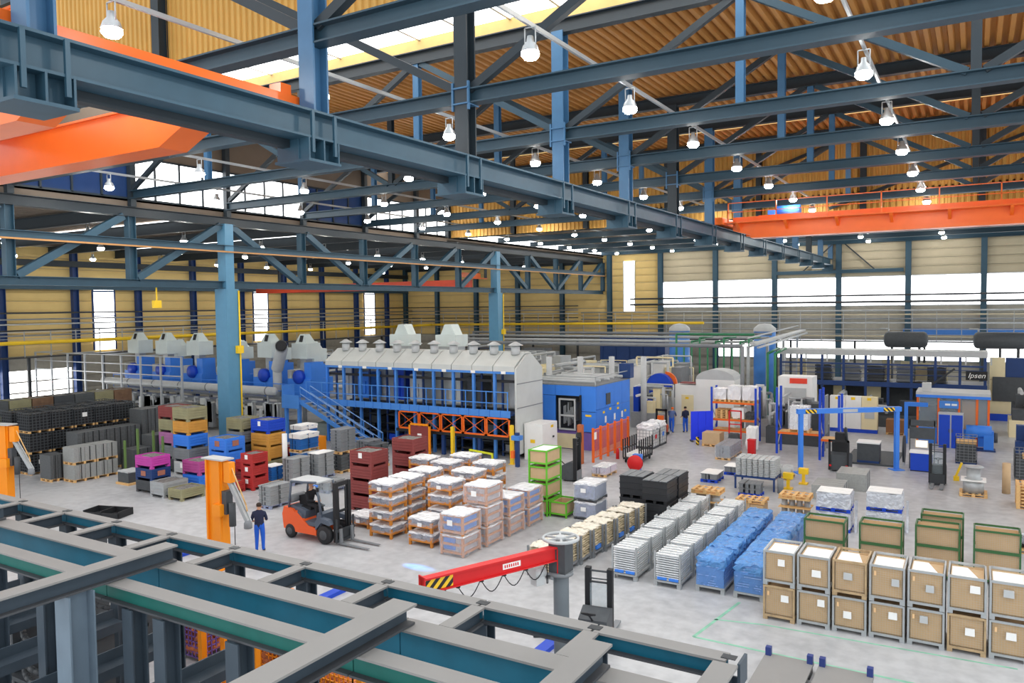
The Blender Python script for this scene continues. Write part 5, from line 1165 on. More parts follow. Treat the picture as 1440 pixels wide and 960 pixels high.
def hood_unit(x, y, lab, big):
    t = T('furnace_burner', lab, 'machine', (x, y, 2.55))
    s = 1.0 if big else .85
    O('body', B().bb(-1.1*s, -.7, 0, 1.2*s, 1.0, 1.3*s).bb(.5*s, -.6, 1.3*s, 1.2*s, .6, 2.5*s), BLUE, t)
    O('fan', B().lathe([(0, -.2), (.48, -.2), (.5, -.1), (.5, .15), (0, .2)], 16, (.1, -.7, 1.45*s), 'y'), BLUED, t)
    O('motor', B().cyl((-.6, -.5, 1.6*s), (-.25, -.5, 1.6*s), .18, 12), LTG, t)
    O('stack', B().cyl((-1.0*s, -.4, 0), (-1.0*s, -.4, 1.9*s), .28, 12), GALV, t)
    hb = O('hood', B().bb(-.7*s, -.6, 2.75*s, .8*s, .75, 3.85*s), HOOD, t)
    O('hood_top', B().add([(-.5*s, -.45, 3.85*s), (.6*s, -.45, 3.85*s), (.6*s, .5, 3.85*s), (-.5*s, .5, 3.85*s), (-.2*s, -.25, 4.5*s), (.3*s, -.25, 4.5*s), (.3*s, .2, 4.5*s), (-.2*s, .2, 4.5*s)], [(0, 1, 5, 4), (1, 2, 6, 5), (2, 3, 7, 6), (3, 0, 4, 7), (4, 5, 6, 7)]), HOOD, t)
    O('outlet', B().beam((.05*s, -.44, 3.95*s), (.05*s, -.3, 4.4*s), .3*s, .06), BLACK, t)
    O('hood_neck', B().bb(-.3*s, -.2, 1.3*s, .3*s, .4, 2.75*s), GALV, t)
hx = ((-61.2, 'at the far left end'), (-57.4, 'second along the platform'), (-53.4, 'left of the blue column'), (-49.4, 'hidden partly by the blue column'), (-45.2, 'right beside the blue column'), (-41.6, 'at the end by the stairs'))
for i, (x, lb) in enumerate(hx): hood_unit(x, 40.4, 'blue burner unit with pale grey hood, front row, %s' % lb, True)
for i, (x, lb) in enumerate(((-59.5, 'second from the end'), (-51.6, 'left of the column'), (-47.2, 'near the column'), (-43.4, 'near the slanted flue'))): hood_unit(x, 43.0, 'blue burner unit with pale grey hood, back row, %s' % lb, False)
for i, x in enumerate((-34.6, -30.6)):
    t = T('exhaust_hood', 'pale grey exhaust hood behind the furnace roof, %s the blue column' % ('farther from', 'nearer to')[i], 'hood', (x, 43.2, 0))
    O('shaft', B().bb(-.7, -.6, 0, .7, .6, 6.2), GALV, t); O('hood', B().bb(-.85, -.7, 6.2, .85, .7, 7.0), HOOD, t)
    O('hood_top', B().prism([(-.6, 7.0), (.6, 7.0), (.25, 7.7), (-.25, 7.7)], 'y', -.45, .45), HOOD, t)
t = T('flue_pipe', 'slanted round flue pipe with open dark end above the machine platform', 'flue', (-43.3, 39.6, 2.55))
O('pipe', B().cyl((0, -.3, 0), (0, -.3, 2.0), .32, 14).cyl((0, -.3, 2.0), (1.0, -.7, 3.6), .42, 16, caps=False).cyl((1.0, -.7, 3.6), (1.35, -1.1, 3.75), .42, 16, caps=False), LTG, t); O('opening', B().cyl((1.3, -1.05, 3.73), (1.35, -1.1, 3.75), .36, 16), BLACK, t)
cg = T('guard_cage', 'tall light grey tubular grid frame in front of the machine platform', 'frame', (0, 34.6, 0))
for i in range(9): O('cage_post', B().bb(-66.5+2.35*i, -.06, 0, -66.38+2.35*i, .06, 5.6), ALU, cg)
for z in (5.55, 4.9, 4.2, 3.5): O('cage_rail', B().bb(-66.5, -.04, z, -47.6, .04, z+.07), ALU, cg)
for i in range(4): O('cage_brace', B().bb(-66.5+4.7*i, 0, 5.55, -66.42+4.7*i, 2.2, 5.62), ALU, cg)

# blue machine cell
bm = T('blue_machine', 'large blue panelled machine cell with a door opening and purple base', 'machine', (0, 0, 0))
bx0, bx1, by0, by1 = -24.1, -19.6, 42.6, 48.0
O('base', B().bb(bx0+.2, by0+.15, 0, bx1-.15, by1-.1, 1.1), PURPLE, bm); O('base_door', B().bb(bx0+1.8, by0+.08, .05, bx1-1.2, by0+.15, .95), CREAM, bm)
O('core', B().bb(bx0+.1, by0+.9, 1.1, bx1-.9, by1-.1, 3.8), DARK, bm)
for a, b, z0, z1 in ((bx0, bx0+.9, 1.15, 3.3), (bx0+.9, bx0+1.75, 1.15, 3.3), (bx0, bx0+1.75, 3.32, 3.95), (bx0+1.75, bx1-1.0, 3.32, 3.95), (bx1-1.0, bx1, 2.4, 3.95), (bx1-1.0, bx1, 1.15, 2.38)):
    O('front_panel', B().bb(a+.01, by0, z0+.01, b-.01, by0+.1, z1), BLUE, bm)
dr = O('door_frame', B().bb(bx0+2.0, by0-.06, 1.2, bx0+2.1, by0+.02, 3.15).bb(bx0+3.05, by0-.06, 1.2, bx0+3.15, by0+.02, 3.15).bb(bx0+2.1, by0-.06, 3.05, bx0+3.05, by0+.02, 3.15).bb(bx0+2.1, by0-.06, 1.2, bx0+3.05, by0+.02, 1.3).bb(bx0+2.1, by0-.06, 2.05, bx0+3.05, by0+.02, 2.15), LTG, bm)
rr = random.Random(3)
for q in range(9): O('tool', B().bb(bx0+2.15+.1*q, by0+.3, 1.4+rr.random()*.5, bx0+2.21+.1*q, by0+.8, 2.2+rr.random()*.8), GALV, bm)
O('door_rail', B().bb(bx1-1.05, by0-.1, .2, bx1-.95, by0, 3.4), BLACK, bm)
for i in range(4):
    a, b = by0+.1+i*1.32, by0+.1+(i+1)*1.32
    O('side_panel', B().bb(bx1-.08, a+.01, 2.52, bx1, b-.01, 3.95), BLUE, bm); O('side_panel', B().bb(bx1-.08, a+.01, 1.15, bx1, b-.01, 2.5), BLUE, bm)
O('control_window', B().bb(bx1, by0+1.5, 2.7, bx1+.05, by0+2.1, 3.4), CHAR, bm)
for y, z in ((1.0, 2.2), (2.0, 2.3), (3.2, 2.2), (4.4, 1.9), (3.2, 2.5)): O('warning_sticker', B().bb(bx1+.005, by0+y, z, bx1+.015, by0+y+.3, z+.14), YELLOW, bm)
for y in (1.3, 2.7, 3.9): O('notice', B().bb(bx1+.005, by0+y, 1.6, bx1+.015, by0+y+.25, 2.0), PAPER, bm)
O('front_sticker', B().bb(bx1-.7, by0-.012, 2.1, bx1-.3, by0-.002, 2.22), YELLOW, bm)
O('roof_plate', B().bb(bx0, by0, 3.96, bx1, by1, 4.02), MIDG, bm)
for i in range(7): O('roof_pipe', B().cyl((bx0+.2, by0+.4+.7*i, 4.2+.05*(i % 3)), (bx1-.2, by0+.4+.7*i, 4.2+.05*(i % 3)), .09, 8), LTG, bm)
O('roof_rail', B().bb(bx0, by0, 4.5, bx1, by0+.04, 4.55).bb(bx0, by0, 4.02, bx0+.05, by0+.05, 4.55).bb(bx1-.05, by0, 4.02, bx1, by0+.05, 4.55).bb(bx1-.05, by0, 4.5, bx1, by1, 4.55), GALV, bm)
O('filter_column', B().cyl((bx0-.5, by0+.6, 0), (bx0-.5, by0+.6, 4.6), .25, 12), GALV, bm)
O('lattice_post', B().bb(bx0-.25, by0-.1, 0, bx0-.05, by0+.1, 4.4), CHAR, bm)
O('blue_box', B().bb(bx1-.6, by1-.4, 4.05, bx1+.2, by1+.2, 5.0), NAVY, bm)
# clutter machines
def clutter(label, loc, w, d, h, seed, pal, npipe=8, nbox=10, cat='machine', name='process_machine'):
    R = random.Random(seed); t = T(name, label, cat, loc)
    O('base', B().bb(-w/2, -d/2, 0, w/2, d/2, h*.35), pal[0], t)
    for i in range(nbox):
        a = R.uniform(.2, .34)*w*.7; c = R.uniform(.2, .4)*d; x = R.uniform(-w/2, w/2-a); y = R.uniform(-d/2, d/2-c)
        O('unit', B().bb(x, y, h*.35 if R.random() < .6 else 0, x+a, y+c, h*R.uniform(.55, .95)), R.choice(pal), t)
    for i in range(npipe):
        y = R.uniform(-d/2, d/2); z = h*R.uniform(.6, 1.0); x0 = R.uniform(-w/2, 0); x1 = R.uniform(0, w/2)
        r = R.uniform(.04, .13)
        if R.random() < .5: O('pipe', B().tube([(x0, y, h*.3), (x0, y, z), (x1, y, z), (x1, y, h*.4)], r, 8), R.choice([GALV, LTG, pal[-1]]), t)
        else: O('pipe', B().tube([(x0, -d/2, z), (x0, d/2, z), (x0, d/2, h*.3)], r, 8), R.choice([GALV, LTG, WHITE]), t)
    return t
SIL = [LTG, GALV, WHITE, MIDG, CREAM]
clutter('silver pipework machine behind the blue machine cell', (-25.2, 53.0, 0), 5.0, 5.0, 4.6, 1, SIL, 16, 14)
clutter('silver duct machine beyond the blue machine cell', (-21.3, 59.4, 0), 4.4, 5.0, 4.8, 2, SIL, 16, 14)
clutter('pale grey tank group behind the furnace gable', (-30.8, 57, 0), 5.0, 5.0, 4.9, 3, SIL, 14, 12)
clutter('white and grey pump group below the dark blue tanks', (-29.5, 66.5, 0), 7.0, 5.0, 4.0, 4, SIL, 16, 12)
clutter('grey machine with dark openings beside the small orange truck', (-20.0, 53.3, 0), 2.6, 2.0, 3.2, 8, [GALV, CHAR, LTG, BLUED, CREAM], 9, 8)
clutter('dark press machine behind the blue post rack', (-9.6, 51.5, 0), 3.4, 2.6, 3.0, 9, [CHAR, DARK, GALV, MIDG], 10, 10)
clutter('grey valve rack between the shelf racks', (-12.3, 53.3, 0), 1.6, 2.0, 3.4, 10, [GALV, LTG, MIDG], 10, 6)
clutter('dark machine under the furnace platform', (-6.0, 61.5, 0), 6.0, 2.4, 2.3, 11, [CHAR, DARK, NAVY, MIDG], 8, 10)
clutter('cream and dark machine row right of the sign', (5.0, 60.5, 0), 6.0, 2.6, 3.2, 12, [CREAM, CHAR, CREAM, DARK], 6, 10)
clutter('pipe and pump cluster left of the blue machine', (-33.5, 49.5, 0), 6.0, 4.0, 4.6, 13, SIL, 14, 10)
clutter('grey pump skids in the left bay', (-46, 50.5, 0), 14.0, 5.0, 3.4, 14, SIL, 20, 18)
clutter('dark boiler units in the left bay corner', (-55, 62, 0), 16.0, 6.0, 4.4, 15, [CHAR, MIDG, GALV, NAVY], 18, 16)
clutter('grey tank skids by the far wall', (-45, 76.6, 0), 14.0, 6.0, 4.6, 16, [MIDG, GALV, LTG, NAVY], 18, 16)
# dome machine, blue wheel guard
t = T('dome_machine', 'white machine housing with domed grey top behind the shelf rack', 'machine', (-16.0, 56.2, 0))
O('housing', B().bb(-1.4, -1, 0, 1.4, 1, 3.4), WHITE, t); O('dome', B().prism([(1.4*math.cos(a*PI/10), 3.4+.72*math.sin(a*PI/10)) for a in range(11)], 'y', -1, 1), LTG, t); O('stripe', B().bb(-2.6, -1.02, 3.05, -1.4, -.2, 3.12), MAROON, t)
O('side_housing', B().bb(-3.0, -.9, 0, -1.4, .9, 2.95), WHITE, t); O('door', B().bb(-2.5, -.95, .1, -1.6, -.9, 2.2), CREAM, t); O('sticker', B().bb(-2.2, -.97, 1.9, -1.95, -.95, 2.05), YELLOW, t)
t = T('wheel_guard', 'deep blue half-round guard beside the domed machine', 'guard', (-20.3, 55.6, 0))
O('half_disc', B().prism([(-.9, 2.2)]+[(-.0+1.0*math.cos(PI-a*PI/10), 2.7+1.0*math.sin(a*PI/10)) for a in range(11)]+[(.3, 2.7), (-.2, 2.2)], 'y', -.2, .3), BLUED, t); O('leg', B().bb(-.7, -.1, 0, -.4, .2, 2.3), LTG, t); O('orange_ring', B().prism([(.3+.9*math.cos(a*PI/10), 2.9+.9*math.sin(a*PI/10)) for a in range(6)]+[(.3+.6*math.cos(a*PI/10), 2.9+.6*math.sin(a*PI/10)) for a in range(5, -1, -1)], 'y', .4, .6), ORANGE, t)
t = T('partition', 'bright blue folding partition screen by the workers', 'partition', (-15.15, 48.95, 0), .66)
BRB = mat('vivid_blue', (38, 66, 250), .5, var=.03)
for i in range(3): O('screen_panel', B().bb(-.62+i*.5, -.03, .1, -.14+i*.5, .03, 1.95), BRB, t)
O('feet', B().bb(-.62, -.25, 0, -.52, .25, .1).bb(.7, -.25, 0, .8, .25, .1), CHAR, t)
# shelf racks
def shelf_rack(label, loc, w, d, h, beams, rz=0):
    t = T('shelf_rack', label, 'rack', loc, rz)
    for sx in (-1, 1):
        for sy in (-1, 1): O('upright', B().bb(-.06, -.05, 0, .06, .05, h), BLUED, t, (sx*w/2, sy*d/2, 0))
        O('lacing', B().beam((sx*w/2, -d/2, .3), (sx*w/2, d/2, 1.2), .04, .04).beam((sx*w/2, d/2, 1.3), (sx*w/2, -d/2, 2.2), .04, .04), LTG, t)
    for z in beams:
        for sy in (-1, 1): O('beam', B().bb(-w/2, -.04, z-.12, w/2, .04, z), ORANGE, t, (0, sy*d/2, 0))
        O('shelf', B().bb(-w/2+.06, -d/2, z-.04, w/2-.06, d/2, z), WOOD, t)
    return t
shelf_rack('blue and orange pallet rack loaded with wrapped pallets behind the red trolley', (-13.2, 50.2, 0), 2.8, 1.1, 3.5, (.75, 1.45, 2.55))
for i in range(3):
    t = T('shelf_load', 'film-wrapped load on the top shelf of the pallet rack, %s from the partition' % ORD[i], 'pallet load', (-14.1+.92*i, 50.2, 2.555), group='loads on the pallet rack')
    pallet_part(t, .8, .9); O('goods', B().bb(-.36, -.4, .146, .36, .4, .8+.2*(i > 0)), LTG, t); O('film', B().lump(-.4, -.44, .12, .4, .44, .84+.2*(i > 0), .03, 6, i), FILMW, t)
wood_pallet((-14.0, 50.2, 1.455), 'small pile on the middle shelf of the rack', 4, .8, .9)
for i, (x, m) in enumerate(((-12.95, PAPER), (-12.22, CHAR))):
    O('sack', B().lump(-.35+.1*i, -.35, 0, .35-.1*i, .35, .75-.3*i, .04, 6, 20+i), m, None, (x, 50.2, 1.46), label=('white wrapped bale on the middle rack shelf', 'dark wrapped bale on the middle rack shelf')[i], cat='bale')
t = T('box_pallet', 'big cardboard box on a pallet in front of the rack', 'pallet load', (-14.0, 47.9, 0)); pallet_part(t, 1.1, 1.1); O('cardboard_box', B().bb(-.55, -.5, .146, .55, .5, .85), CARD, t)
O('bollard', B().bb(-.08, -.08, 0, .08, .08, .5), HAZARD, None, (-14.9, 47.6, 0), label='short striped yellow bollard beside the blue partition', cat='bollard')
t = T('hand_trolley', 'red upright hand trolley in front of the pallet rack', 'trolley', (-12.6, 47.8, 0)); O('frame', B().bb(-.4, -.03, 0, -.32, .03, 2.3).bb(.32, -.03, 0, .4, .03, 2.3).bb(-.4, -.03, 2.22, .4, .03, 2.3).bb(-.4, -.03, 1.4, .4, .03, 1.46).bb(-.4, -.5, 0, .4, 0, .05), RED, t); O('load', B().lump(-.3, -.45, .05, .3, -.05, .9, .03, 5, 2), CHAR, t)
O('waste_bag', B().lump(-.3, -.3, 0, .3, .3, 1.4, .05, 6, 9), PAPER, None, (-11.5, 47.6, 0), label='tall white bag beside the red hand trolley', cat='bag')
O('red_bin', B().bb(-.2, -.2, 0, .2, .2, .8).bb(-.22, -.22, .8, .22, .22, .86), RED, None, (-11.2, 46.2, 0), label='small red bin beside the white bag', cat='bin')
shelf_rack('blue post rack with one orange beam behind the blue gantry', (-8.75, 47.6, 0), 2.4, 1.1, 3.9, (1.3,))
shelf_rack('blue post rack standing beside the dark truck', (-6.9, 46.6, 0), 1.0, 1.1, 3.7, (1.2,))
t = T('pallet_load', 'wrapped white panels standing on the blue post rack', 'pallet load', (-8.75, 47.6, 1.31)); pallet_part(t, 1.2, .9); O('goods', B().bb(-.5, -.4, .146, .5, .4, 1.5), PAPER, t); O('film', B().lump(-.55, -.44, .12, .55, .44, 1.55, .03, 6, 4), FILM, t)
t = T('test_machine', 'white machine cabinet with a red sign above the blue post rack', 'machine', (-10.2, 54.6, 0)); O('housing', B().bb(-1.1, -.8, 0, 1.1, .8, 3.95), WHITE, t); O('sign', B().bb(-.35, -.84, 3.5, .75, -.8, 3.85), mat('sign_red', (236, 70, 48), .5), t); O('window', B().bb(-.7, -.83, 1.6, .7, -.8, 3.2), LTG, t)
ga = T('gantry_frame', 'blue portal gantry with hazard-striped beam ends', 'gantry', (-7.7, 42.1, 0), math.atan2(3.1, 4.25))
GL = math.hypot(3.1, 4.25)
for q in (0, GL): O('post', B().bb(q-.1, -.1, 0, q+.1, .1, 3.1), BLUE, ga)
O('foot', B().bb(-.3, -.3, 0, .3, .3, .04).bb(GL-.3, -.3, 0, GL+.3, .3, .04), BLUE, ga)
O('beam', B().bb(-.2, -.12, 3.1, GL+.2, .12, 3.35), BLUE, ga); [O('hazard_marking', B().bb(q, -.135, 3.12, q+.6, -.121, 3.33), HAZARD, ga) for q in (.2, GL-.8)]; O('beam_plate', B().bb(GL/2-.4, -.135, 3.14, GL/2+.4, -.121, 3.3), LTG, ga)
t = T('switch_cabinet', 'row of white control cabinets with yellow stickers', 'cabinet', (-7.0, 57.2, 0))
for i in range(3): c = O('cabinet_door', B().bb(-1.5+i*1.0, -.3, .25, -.52+i*1.0, .3, 2.45), (WHITE, WHITE, CREAM)[i], t); O('sticker', B().bb(-1.15+i, -.312, 2.22, -.9+i, -.302, 2.4), YELLOW, c)
O('plinth', B().bb(-1.5, -.28, 0, 1.48, .28, .25), BLUED, t); O('panel_screen', B().bb(.7, -.33, 1.0, 1.3, -.3, 1.5), LTG, t)
t = T('panel', 'tall grey sliding panel left of the white control cabinets', 'panel', (-7.6, 49.4, 0)); O('panel_sheet', B().bb(-.05, -.5, 1.0, .05, .6, 3.3), MIDG, t); O('panel_leg', B().bb(-.05, -.5, 0, .05, -.4, 1.0).bb(-.05, .5, 0, .05, .6, 1.0), MIDG, t)
t = T('scale_platform', 'dark steel floor platform beyond the blue gantry', 'platform', (-4.4, 47.4, 0)); O('plate', B().bb(-1.7, -1.6, 0, .9, 2.6, .1), CHAR, t)
t = T('plastic_bin', 'dark bin with white lid on the floor platform', 'bin', (-4.9, 46.4, .1)); O('tub', B().bb(-.55, -.5, .12, .55, .5, 1.05), CHAR, t); O('lid', B().bb(-.58, -.53, 1.05, .58, .53, 1.12), PAPER, t); O('skid', B().bb(-.55, -.5, 0, .55, .5, .12), NAVY, t)
t = T('box_pallet', 'brown cardboard carton on a pallet beside the white cabinets', 'pallet load', (-4.4, 57.4, 0)); pallet_part(t, 1.2, .9); O('carton', B().bb(-.6, -.45, .146, .6, .45, 1.0), mat('carton_brown', (142, 98, 62), .8), t)
t = T('control_desk', 'blue control desk with white worktop and monitor beside the gantry post', 'desk', (-2.3, 45.6, 0)); O('cabinet', B().bb(-.5, -.35, .05, .5, .35, .95), BLUED, t); O('worktop', B().bb(-.55, -.4, .95, .55, .4, 1.03), PAPER, t); O('monitor', B().bb(-.3, .0, 1.2, .3, .05, 1.6), CREAM, t); O('screen', B().bb(-.26, -.01, 1.24, .26, .0, 1.56), mat('screen_glow', (220, 226, 255), .4, emit=.8, var=0), t); O('frame', B().bb(-.6, .35, 0, -.55, .4, 2.6).bb(.55, .35, 0, .6, .4, 2.6).bb(-.6, .35, 2.3, .6, .4, 2.6).bb(-.55, .36, 1.6, .55, .4, 2.2), CHAR, t); O('base', B().bb(-.5, -.35, 0, .5, .35, .05), BLACK, t)
t = T('round_fixture', 'dark round-edged fixture standing by the right gantry post', 'fixture', (-3.2, 46.8, 0)); O('disc', B().cyl((-.05, 0, .85), (.05, 0, .85), .75, 18), DARK, t); O('stand', B().bb(-.04, -.5, 0, .04, .5, .2), LTG, t)
cb = T('operator_cabin', 'glazed operator cabin with orange posts and blue roof band', 'cabin', (-1.1, 55.6, 0))
for q in (-1.9, -.75, .35, 1.3, 1.9): O('post', B().bb(q-.06, -1.0, 0, q+.06, -.88, 2.9), ORANGE, cb)
O('roof', B().bb(-2.0, -1.1, 3.02, 2.0, 1.6, 3.22), LTG, cb); O('roof_band', B().bb(-2.0, -1.12, 2.88, 2.0, -1.0, 3.05).bb(1.9, -1.1, 2.88, 2.0, 1.6, 3.05), BLUE, cb)
O('glazing', B().bb(-1.84, -.96, 1.0, 1.84, -.94, 2.88), GLASS, cb); O('parapet', B().bb(-1.84, -.98, 0, 1.84, -.92, 1.0), BLUE, cb); O('back_wall', B().bb(-1.9, 1.4, 0, 1.9, 1.5, 2.9), CHAR, cb); O('yellow_machine', B().bb(.5, .2, .1, 1.3, 1.2, 2.6), OCHRE, cb); O('dark_machine', B().bb(-1.6, .2, .1, .2, 1.1, 2.2), DARK, cb); O('roof_vent', B().bb(-1.7, -.4, 3.22, -1.2, .3, 3.7), LTG, cb); O('name_board', B().bb(-.72, -1.03, 2.25, .33, -1.0, 2.7), WALKB, cb); O('lettering', B().bb(-.4, -1.04, 2.42, -.12, -1.031, 2.54).bb(-.05, -1.04, 2.42, .25, -1.031, 2.54), PAPER, cb)
t = T('wardrobe', 'deep blue double-door steel wardrobe in front of the cabin', 'wardrobe', (-1.15, 53.3, 0)); O('case', B().bb(-.66, -.3, 0, .66, .3, 2.15), LTG, t)
for s in (-1, 1): O('door', B().bb(s*.33-.29, -.33, .06, s*.33+.29, -.3, 2.05), NAVY if 0 else BLUED, t); O('handle', B().bb(s*.08-.02, -.36, 1.0, s*.08+.02, -.33, 1.2), CHAR, t)
t = T('motor_stand', 'blue horizontal motor machine beside the blue wardrobe', 'machine', (.35, 53.3, 0)); O('base', B().bb(-.7, -.4, 0, .8, .4, .1), NAVY, t); O('body', B().cyl((-.7, 0, 1.1), (.6, 0, 1.1), .38, 14).bb(.2, -.35, .1, .7, .35, 1.2), BLUE, t); O('gear', B().cyl((.72, 0, .8), (.9, 0, .8), .3, 12), CHAR, t); O('support', B().bb(-.7, -.3, .1, -.5, .3, .9), BLUE, t)
t = T('beam_arm', 'short blue wall arm left of the operator cabin', 'arm', (-3.6, 54.0, 0)); O('post', B().bb(-.1, -.1, 0, .1, .1, 2.6), BLUE, t); O('arm', B().bb(-.1, -.12, 2.35, 1.2, .12, 2.6), BLUE, t)
for i, (x, y, lb) in enumerate(((-.3, 48.9, 'grey wire basket with brown layer in front of the motor machine'), (2.6, 45.6, 'grey wire basket at the edge by the pallet pile'))):
    t = T('wire_basket', lb, 'basket', (x, y, 0)); O('wire_grid', wire_grid(B(), 1.0+i*.6, .9, 1.4, .2, .16, .012, .1), MIDG, t); O('contents', B().bb(-.46-.3*i, -.42, .1, .46+.3*i, .42, 1.1), CHAR, t); O('layer', B().bb(-.48, -.43, 1.1, .48, .43, 1.25), WOOD, t); O('runner', B().bb(-.5, -.45, 0, .5, -.35, .1).bb(-.5, .35, 0, .5, .45, .1), NAVY, t)
clutter('dark machine tool with pale screen at the right edge', (3.2, 48.3, 0), 2.6, 2.2, 2.6, 21, [CHAR, NAVY, DARK, LTG], 6, 7)
O('yellow_guard', B().beam((0, 0, .2), (.25, 0, .9), .18, .1).bb(-.1, -.1, 0, .15, .1, .22), YELLOW, None, (-.7, 43.8, 0), label='slanted yellow guard beside the black stacker', cat='guard')
O('cardboard_tube', B().cyl((0, 0, 0), (0, 0, 1.4), .17, 14), CARD, None, (1.35, 41.9, 0), label='upright cardboard tube beside the pallet pile', cat='tube')
# big furnace platform with sign
ip = T('furnace_platform', 'long dark blue furnace platform with a pale canopy beam and name sign', 'platform', (0, 66, 0))
O('canopy', B().bb(-13.8, -.8, 4.72, .85, 1.5, 5.15), LTG, ip); O('deck_beam', B().bb(-13.6, -.8, 2.35, .85, -.6, 2.72), NAVY, ip); O('deck', B().bb(-13.6, -.6, 2.6, .85, 2.6, 2.7), DARK, ip)
for i in range(10): O('post', B().bb(-13.6+i*1.58, -.75, 0, -13.42+i*1.58, -.57, 4.72), NAVY, ip); O('strut', B().bb(-13.2+i*1.58, -.75, 4.2, -13.1+i*1.58, -.6, 4.72), LTG, ip)
for z in (3.75, 3.3): O('rail', B().bb(-13.6, -.8, z, .8, -.76, z+.05), NAVY, ip)
O('upper_beam', B().bb(-13.6, -.7, 4.0, .8, -.6, 4.12), NAVY, ip)
for i in range(5):
    x = -10.4+i*2.1-(.4 if i > 1 else 0); b = B()
    for q in range(5): b.bb(x-.62, .1, 2.75+q*.24, x+.62, 1.2, 2.92+q*.24)
    O('coil_unit', b.bb(x-.5, .2, 2.7, x+.5, 1.1, 3.9), MIDG if i % 2 else CHAR, ip)
for i, (a, b_, z0, z1) in enumerate(((-6.2, -5.6, 2.75, 4.3), (-12.6, -11.9, 2.75, 4.2), (-11.9, -11.0, .3, 2.3), (-1.4, -.4, .4, 2.2), (-4.2, -2.8, 2.75, 4.1), (-7.5, -6.3, .4, 2.2), (-2.4, -1.7, 2.75, 4.0), (-9.8, -8.9, .3, 2.1), (-4.9, -4.3, 2.75, 4.2), (-3.6, -2.6, .4, 2.3))): O('cream_panel', B().bb(a, 1.3, z0, b_, 1.5, z1), CREAM, ip)
O('dark_back', B().bb(-13.5, 2.7, 0, .8, 2.8, 2.5), CHAR, ip)
O('stair_rail', B().beam((-3.6, -.9, 1.9), (-1.2, -.9, 3.9), .1, .14), DARK, ip)
sg = O('sign_board', B().bb(-.5, -.98, 3.1, .85, -.86, 3.75), BLACK, ip)
tcu = bpy.data.curves.new('sign_text', 'FONT'); tcu.body = 'Ipsen'; tcu.size = .52; tcu.extrude = .01; tcu.shear = .3; tcu.align_x = 'CENTER'
tob = bpy.data.objects.new('sign_text', tcu); col.objects.link(tob)
tm_ = bpy.data.meshes.new_from_object(tob.evaluated_get(bpy.context.evaluated_depsgraph_get())); bpy.data.objects.remove(tob)
tm_.materials.clear(); tm_.materials.append(PAPER)
lo = O('lettering', tm_, None, sg, (.17, -1.0, 3.28)); lo.rotation_euler = (PI/2, 0, 0)
O('stair_pad', B().bb(-2.2, -1.2, 2.1, .8, -.8, 2.35), NAVY, ip)
# cream cabinet wall right of it
t = T('cream_cabinets', 'tall cream panel cabinets right of the name sign', 'cabinet', (0, 67.5, 0))
for i, (a, b_, z0, z1, m) in enumerate(((1.0, 2.0, 3.0, 4.6, CREAM), (2.0, 3.2, 3.0, 4.6, NAVY), (3.2, 5.0, 3.0, 4.6, CREAM), (5.0, 7.5, 3.0, 4.6, CREAM), (1.0, 2.4, .2, 2.95, CREAM), (3.2, 5.2, .2, 2.95, CREAM), (5.2, 7.5, .2, 2.95, CREAM), (2.4, 3.2, .2, 2.95, CHAR))): O('cabinet_panel', B().bb(a+.02, 0, z0, b_-.02, .8, z1), m, t)
O('mesh_door', B().bb(1.2, -.1, 1.4, 3.2, -.02, 3.2), CHAR, t); O('blue_rail', B().bb(.5, -.5, .0, 8, -.35, .5), BLUED, t); O('plinth', B().bb(1, 0, 0, 7.5, .8, .2), DARK, t)
for i, (x0, x1) in enumerate(((-7.1, -3.5), (-.1, 3.9))):
    t = T('pressure_tank', ('dark grey horizontal tank on stands above the furnace platform, nearer the corner column', 'dark grey horizontal tank on stands above the name sign')[i], 'tank', (0, 78, 0))
    O('shell', B().lathe([(0, 0), (.4, .04), (.62, .15), (.72, .35), (.72, x1-x0-.35), (.62, x1-x0-.15), (.4, x1-x0-.04), (0, x1-x0)], 20, (x0, 0, 5.42), 'x'), CHAR, t); O('saddle', B().bb(x0+.6, -.4, 0, x0+.8, .4, 4.85).bb(x1-.8, -.4, 0, x1-.6, .4, 4.85), DARK, t); O('nozzle', B().tube([(x0+.4, 0, 6.0), (x0+.4, 0, 6.4), (x0-.3, 0, 6.4)], .07, 6), GALV, t)
# IBC, fence, cage, reel ...
of = T('safety_fence', 'orange safety fence of posts and thin mesh beside the blue machine', 'fence', (-18.4, 39.6, 0))
for i in range(6): O('fence_post', B().bb(-.06, i*1.03-.06, 0, .06, i*1.03+.06, 1.95), ORANGE, of)
for i in range(5):
    b = B()
    for q in range(7): b.bb(-.012, i*1.03+.12+q*.13, .25, .012, i*1.03+.135+q*.13, 1.85)
    b.bb(-.02, i*1.03+.06, .22, .02, (i+1)*1.03-.06, .28).bb(-.02, i*1.03+.06, 1.8, .02, (i+1)*1.03-.06, 1.86); O('fence_panel', b, ORANGE, of)
O('fence_notice', B().bb(.06, .0, 1.3, .08, .3, 1.7), PAPER, of)
for i in range(2):
    t = T('container_tank', 'white caged liquid container beside the orange fence, %s' % ('nearer the cage trolley', 'nearer the orange truck')[i], 'container', (-17.35+.0*i, 45.4+1.3*i, 0))
    O('tank', B().bb(-.5, -.55, .15, .5, .55, 1.15), PAPER, t); O('cage', wire_grid(B(), 1.06, 1.16, 1.0, .2, .2, .012, .15), GALV, t); O('skid', B().bb(-.53, -.58, 0, .53, .58, .12), CHAR, t); O('film_top', B().lump(-.5, -.55, 1.15, .5, .55, 1.5, .05, 6, i), FILMW, t); O('marker', B().bb(.535, -.2, .6, .545, .1, .85), (RED, BLUE)[i], t)
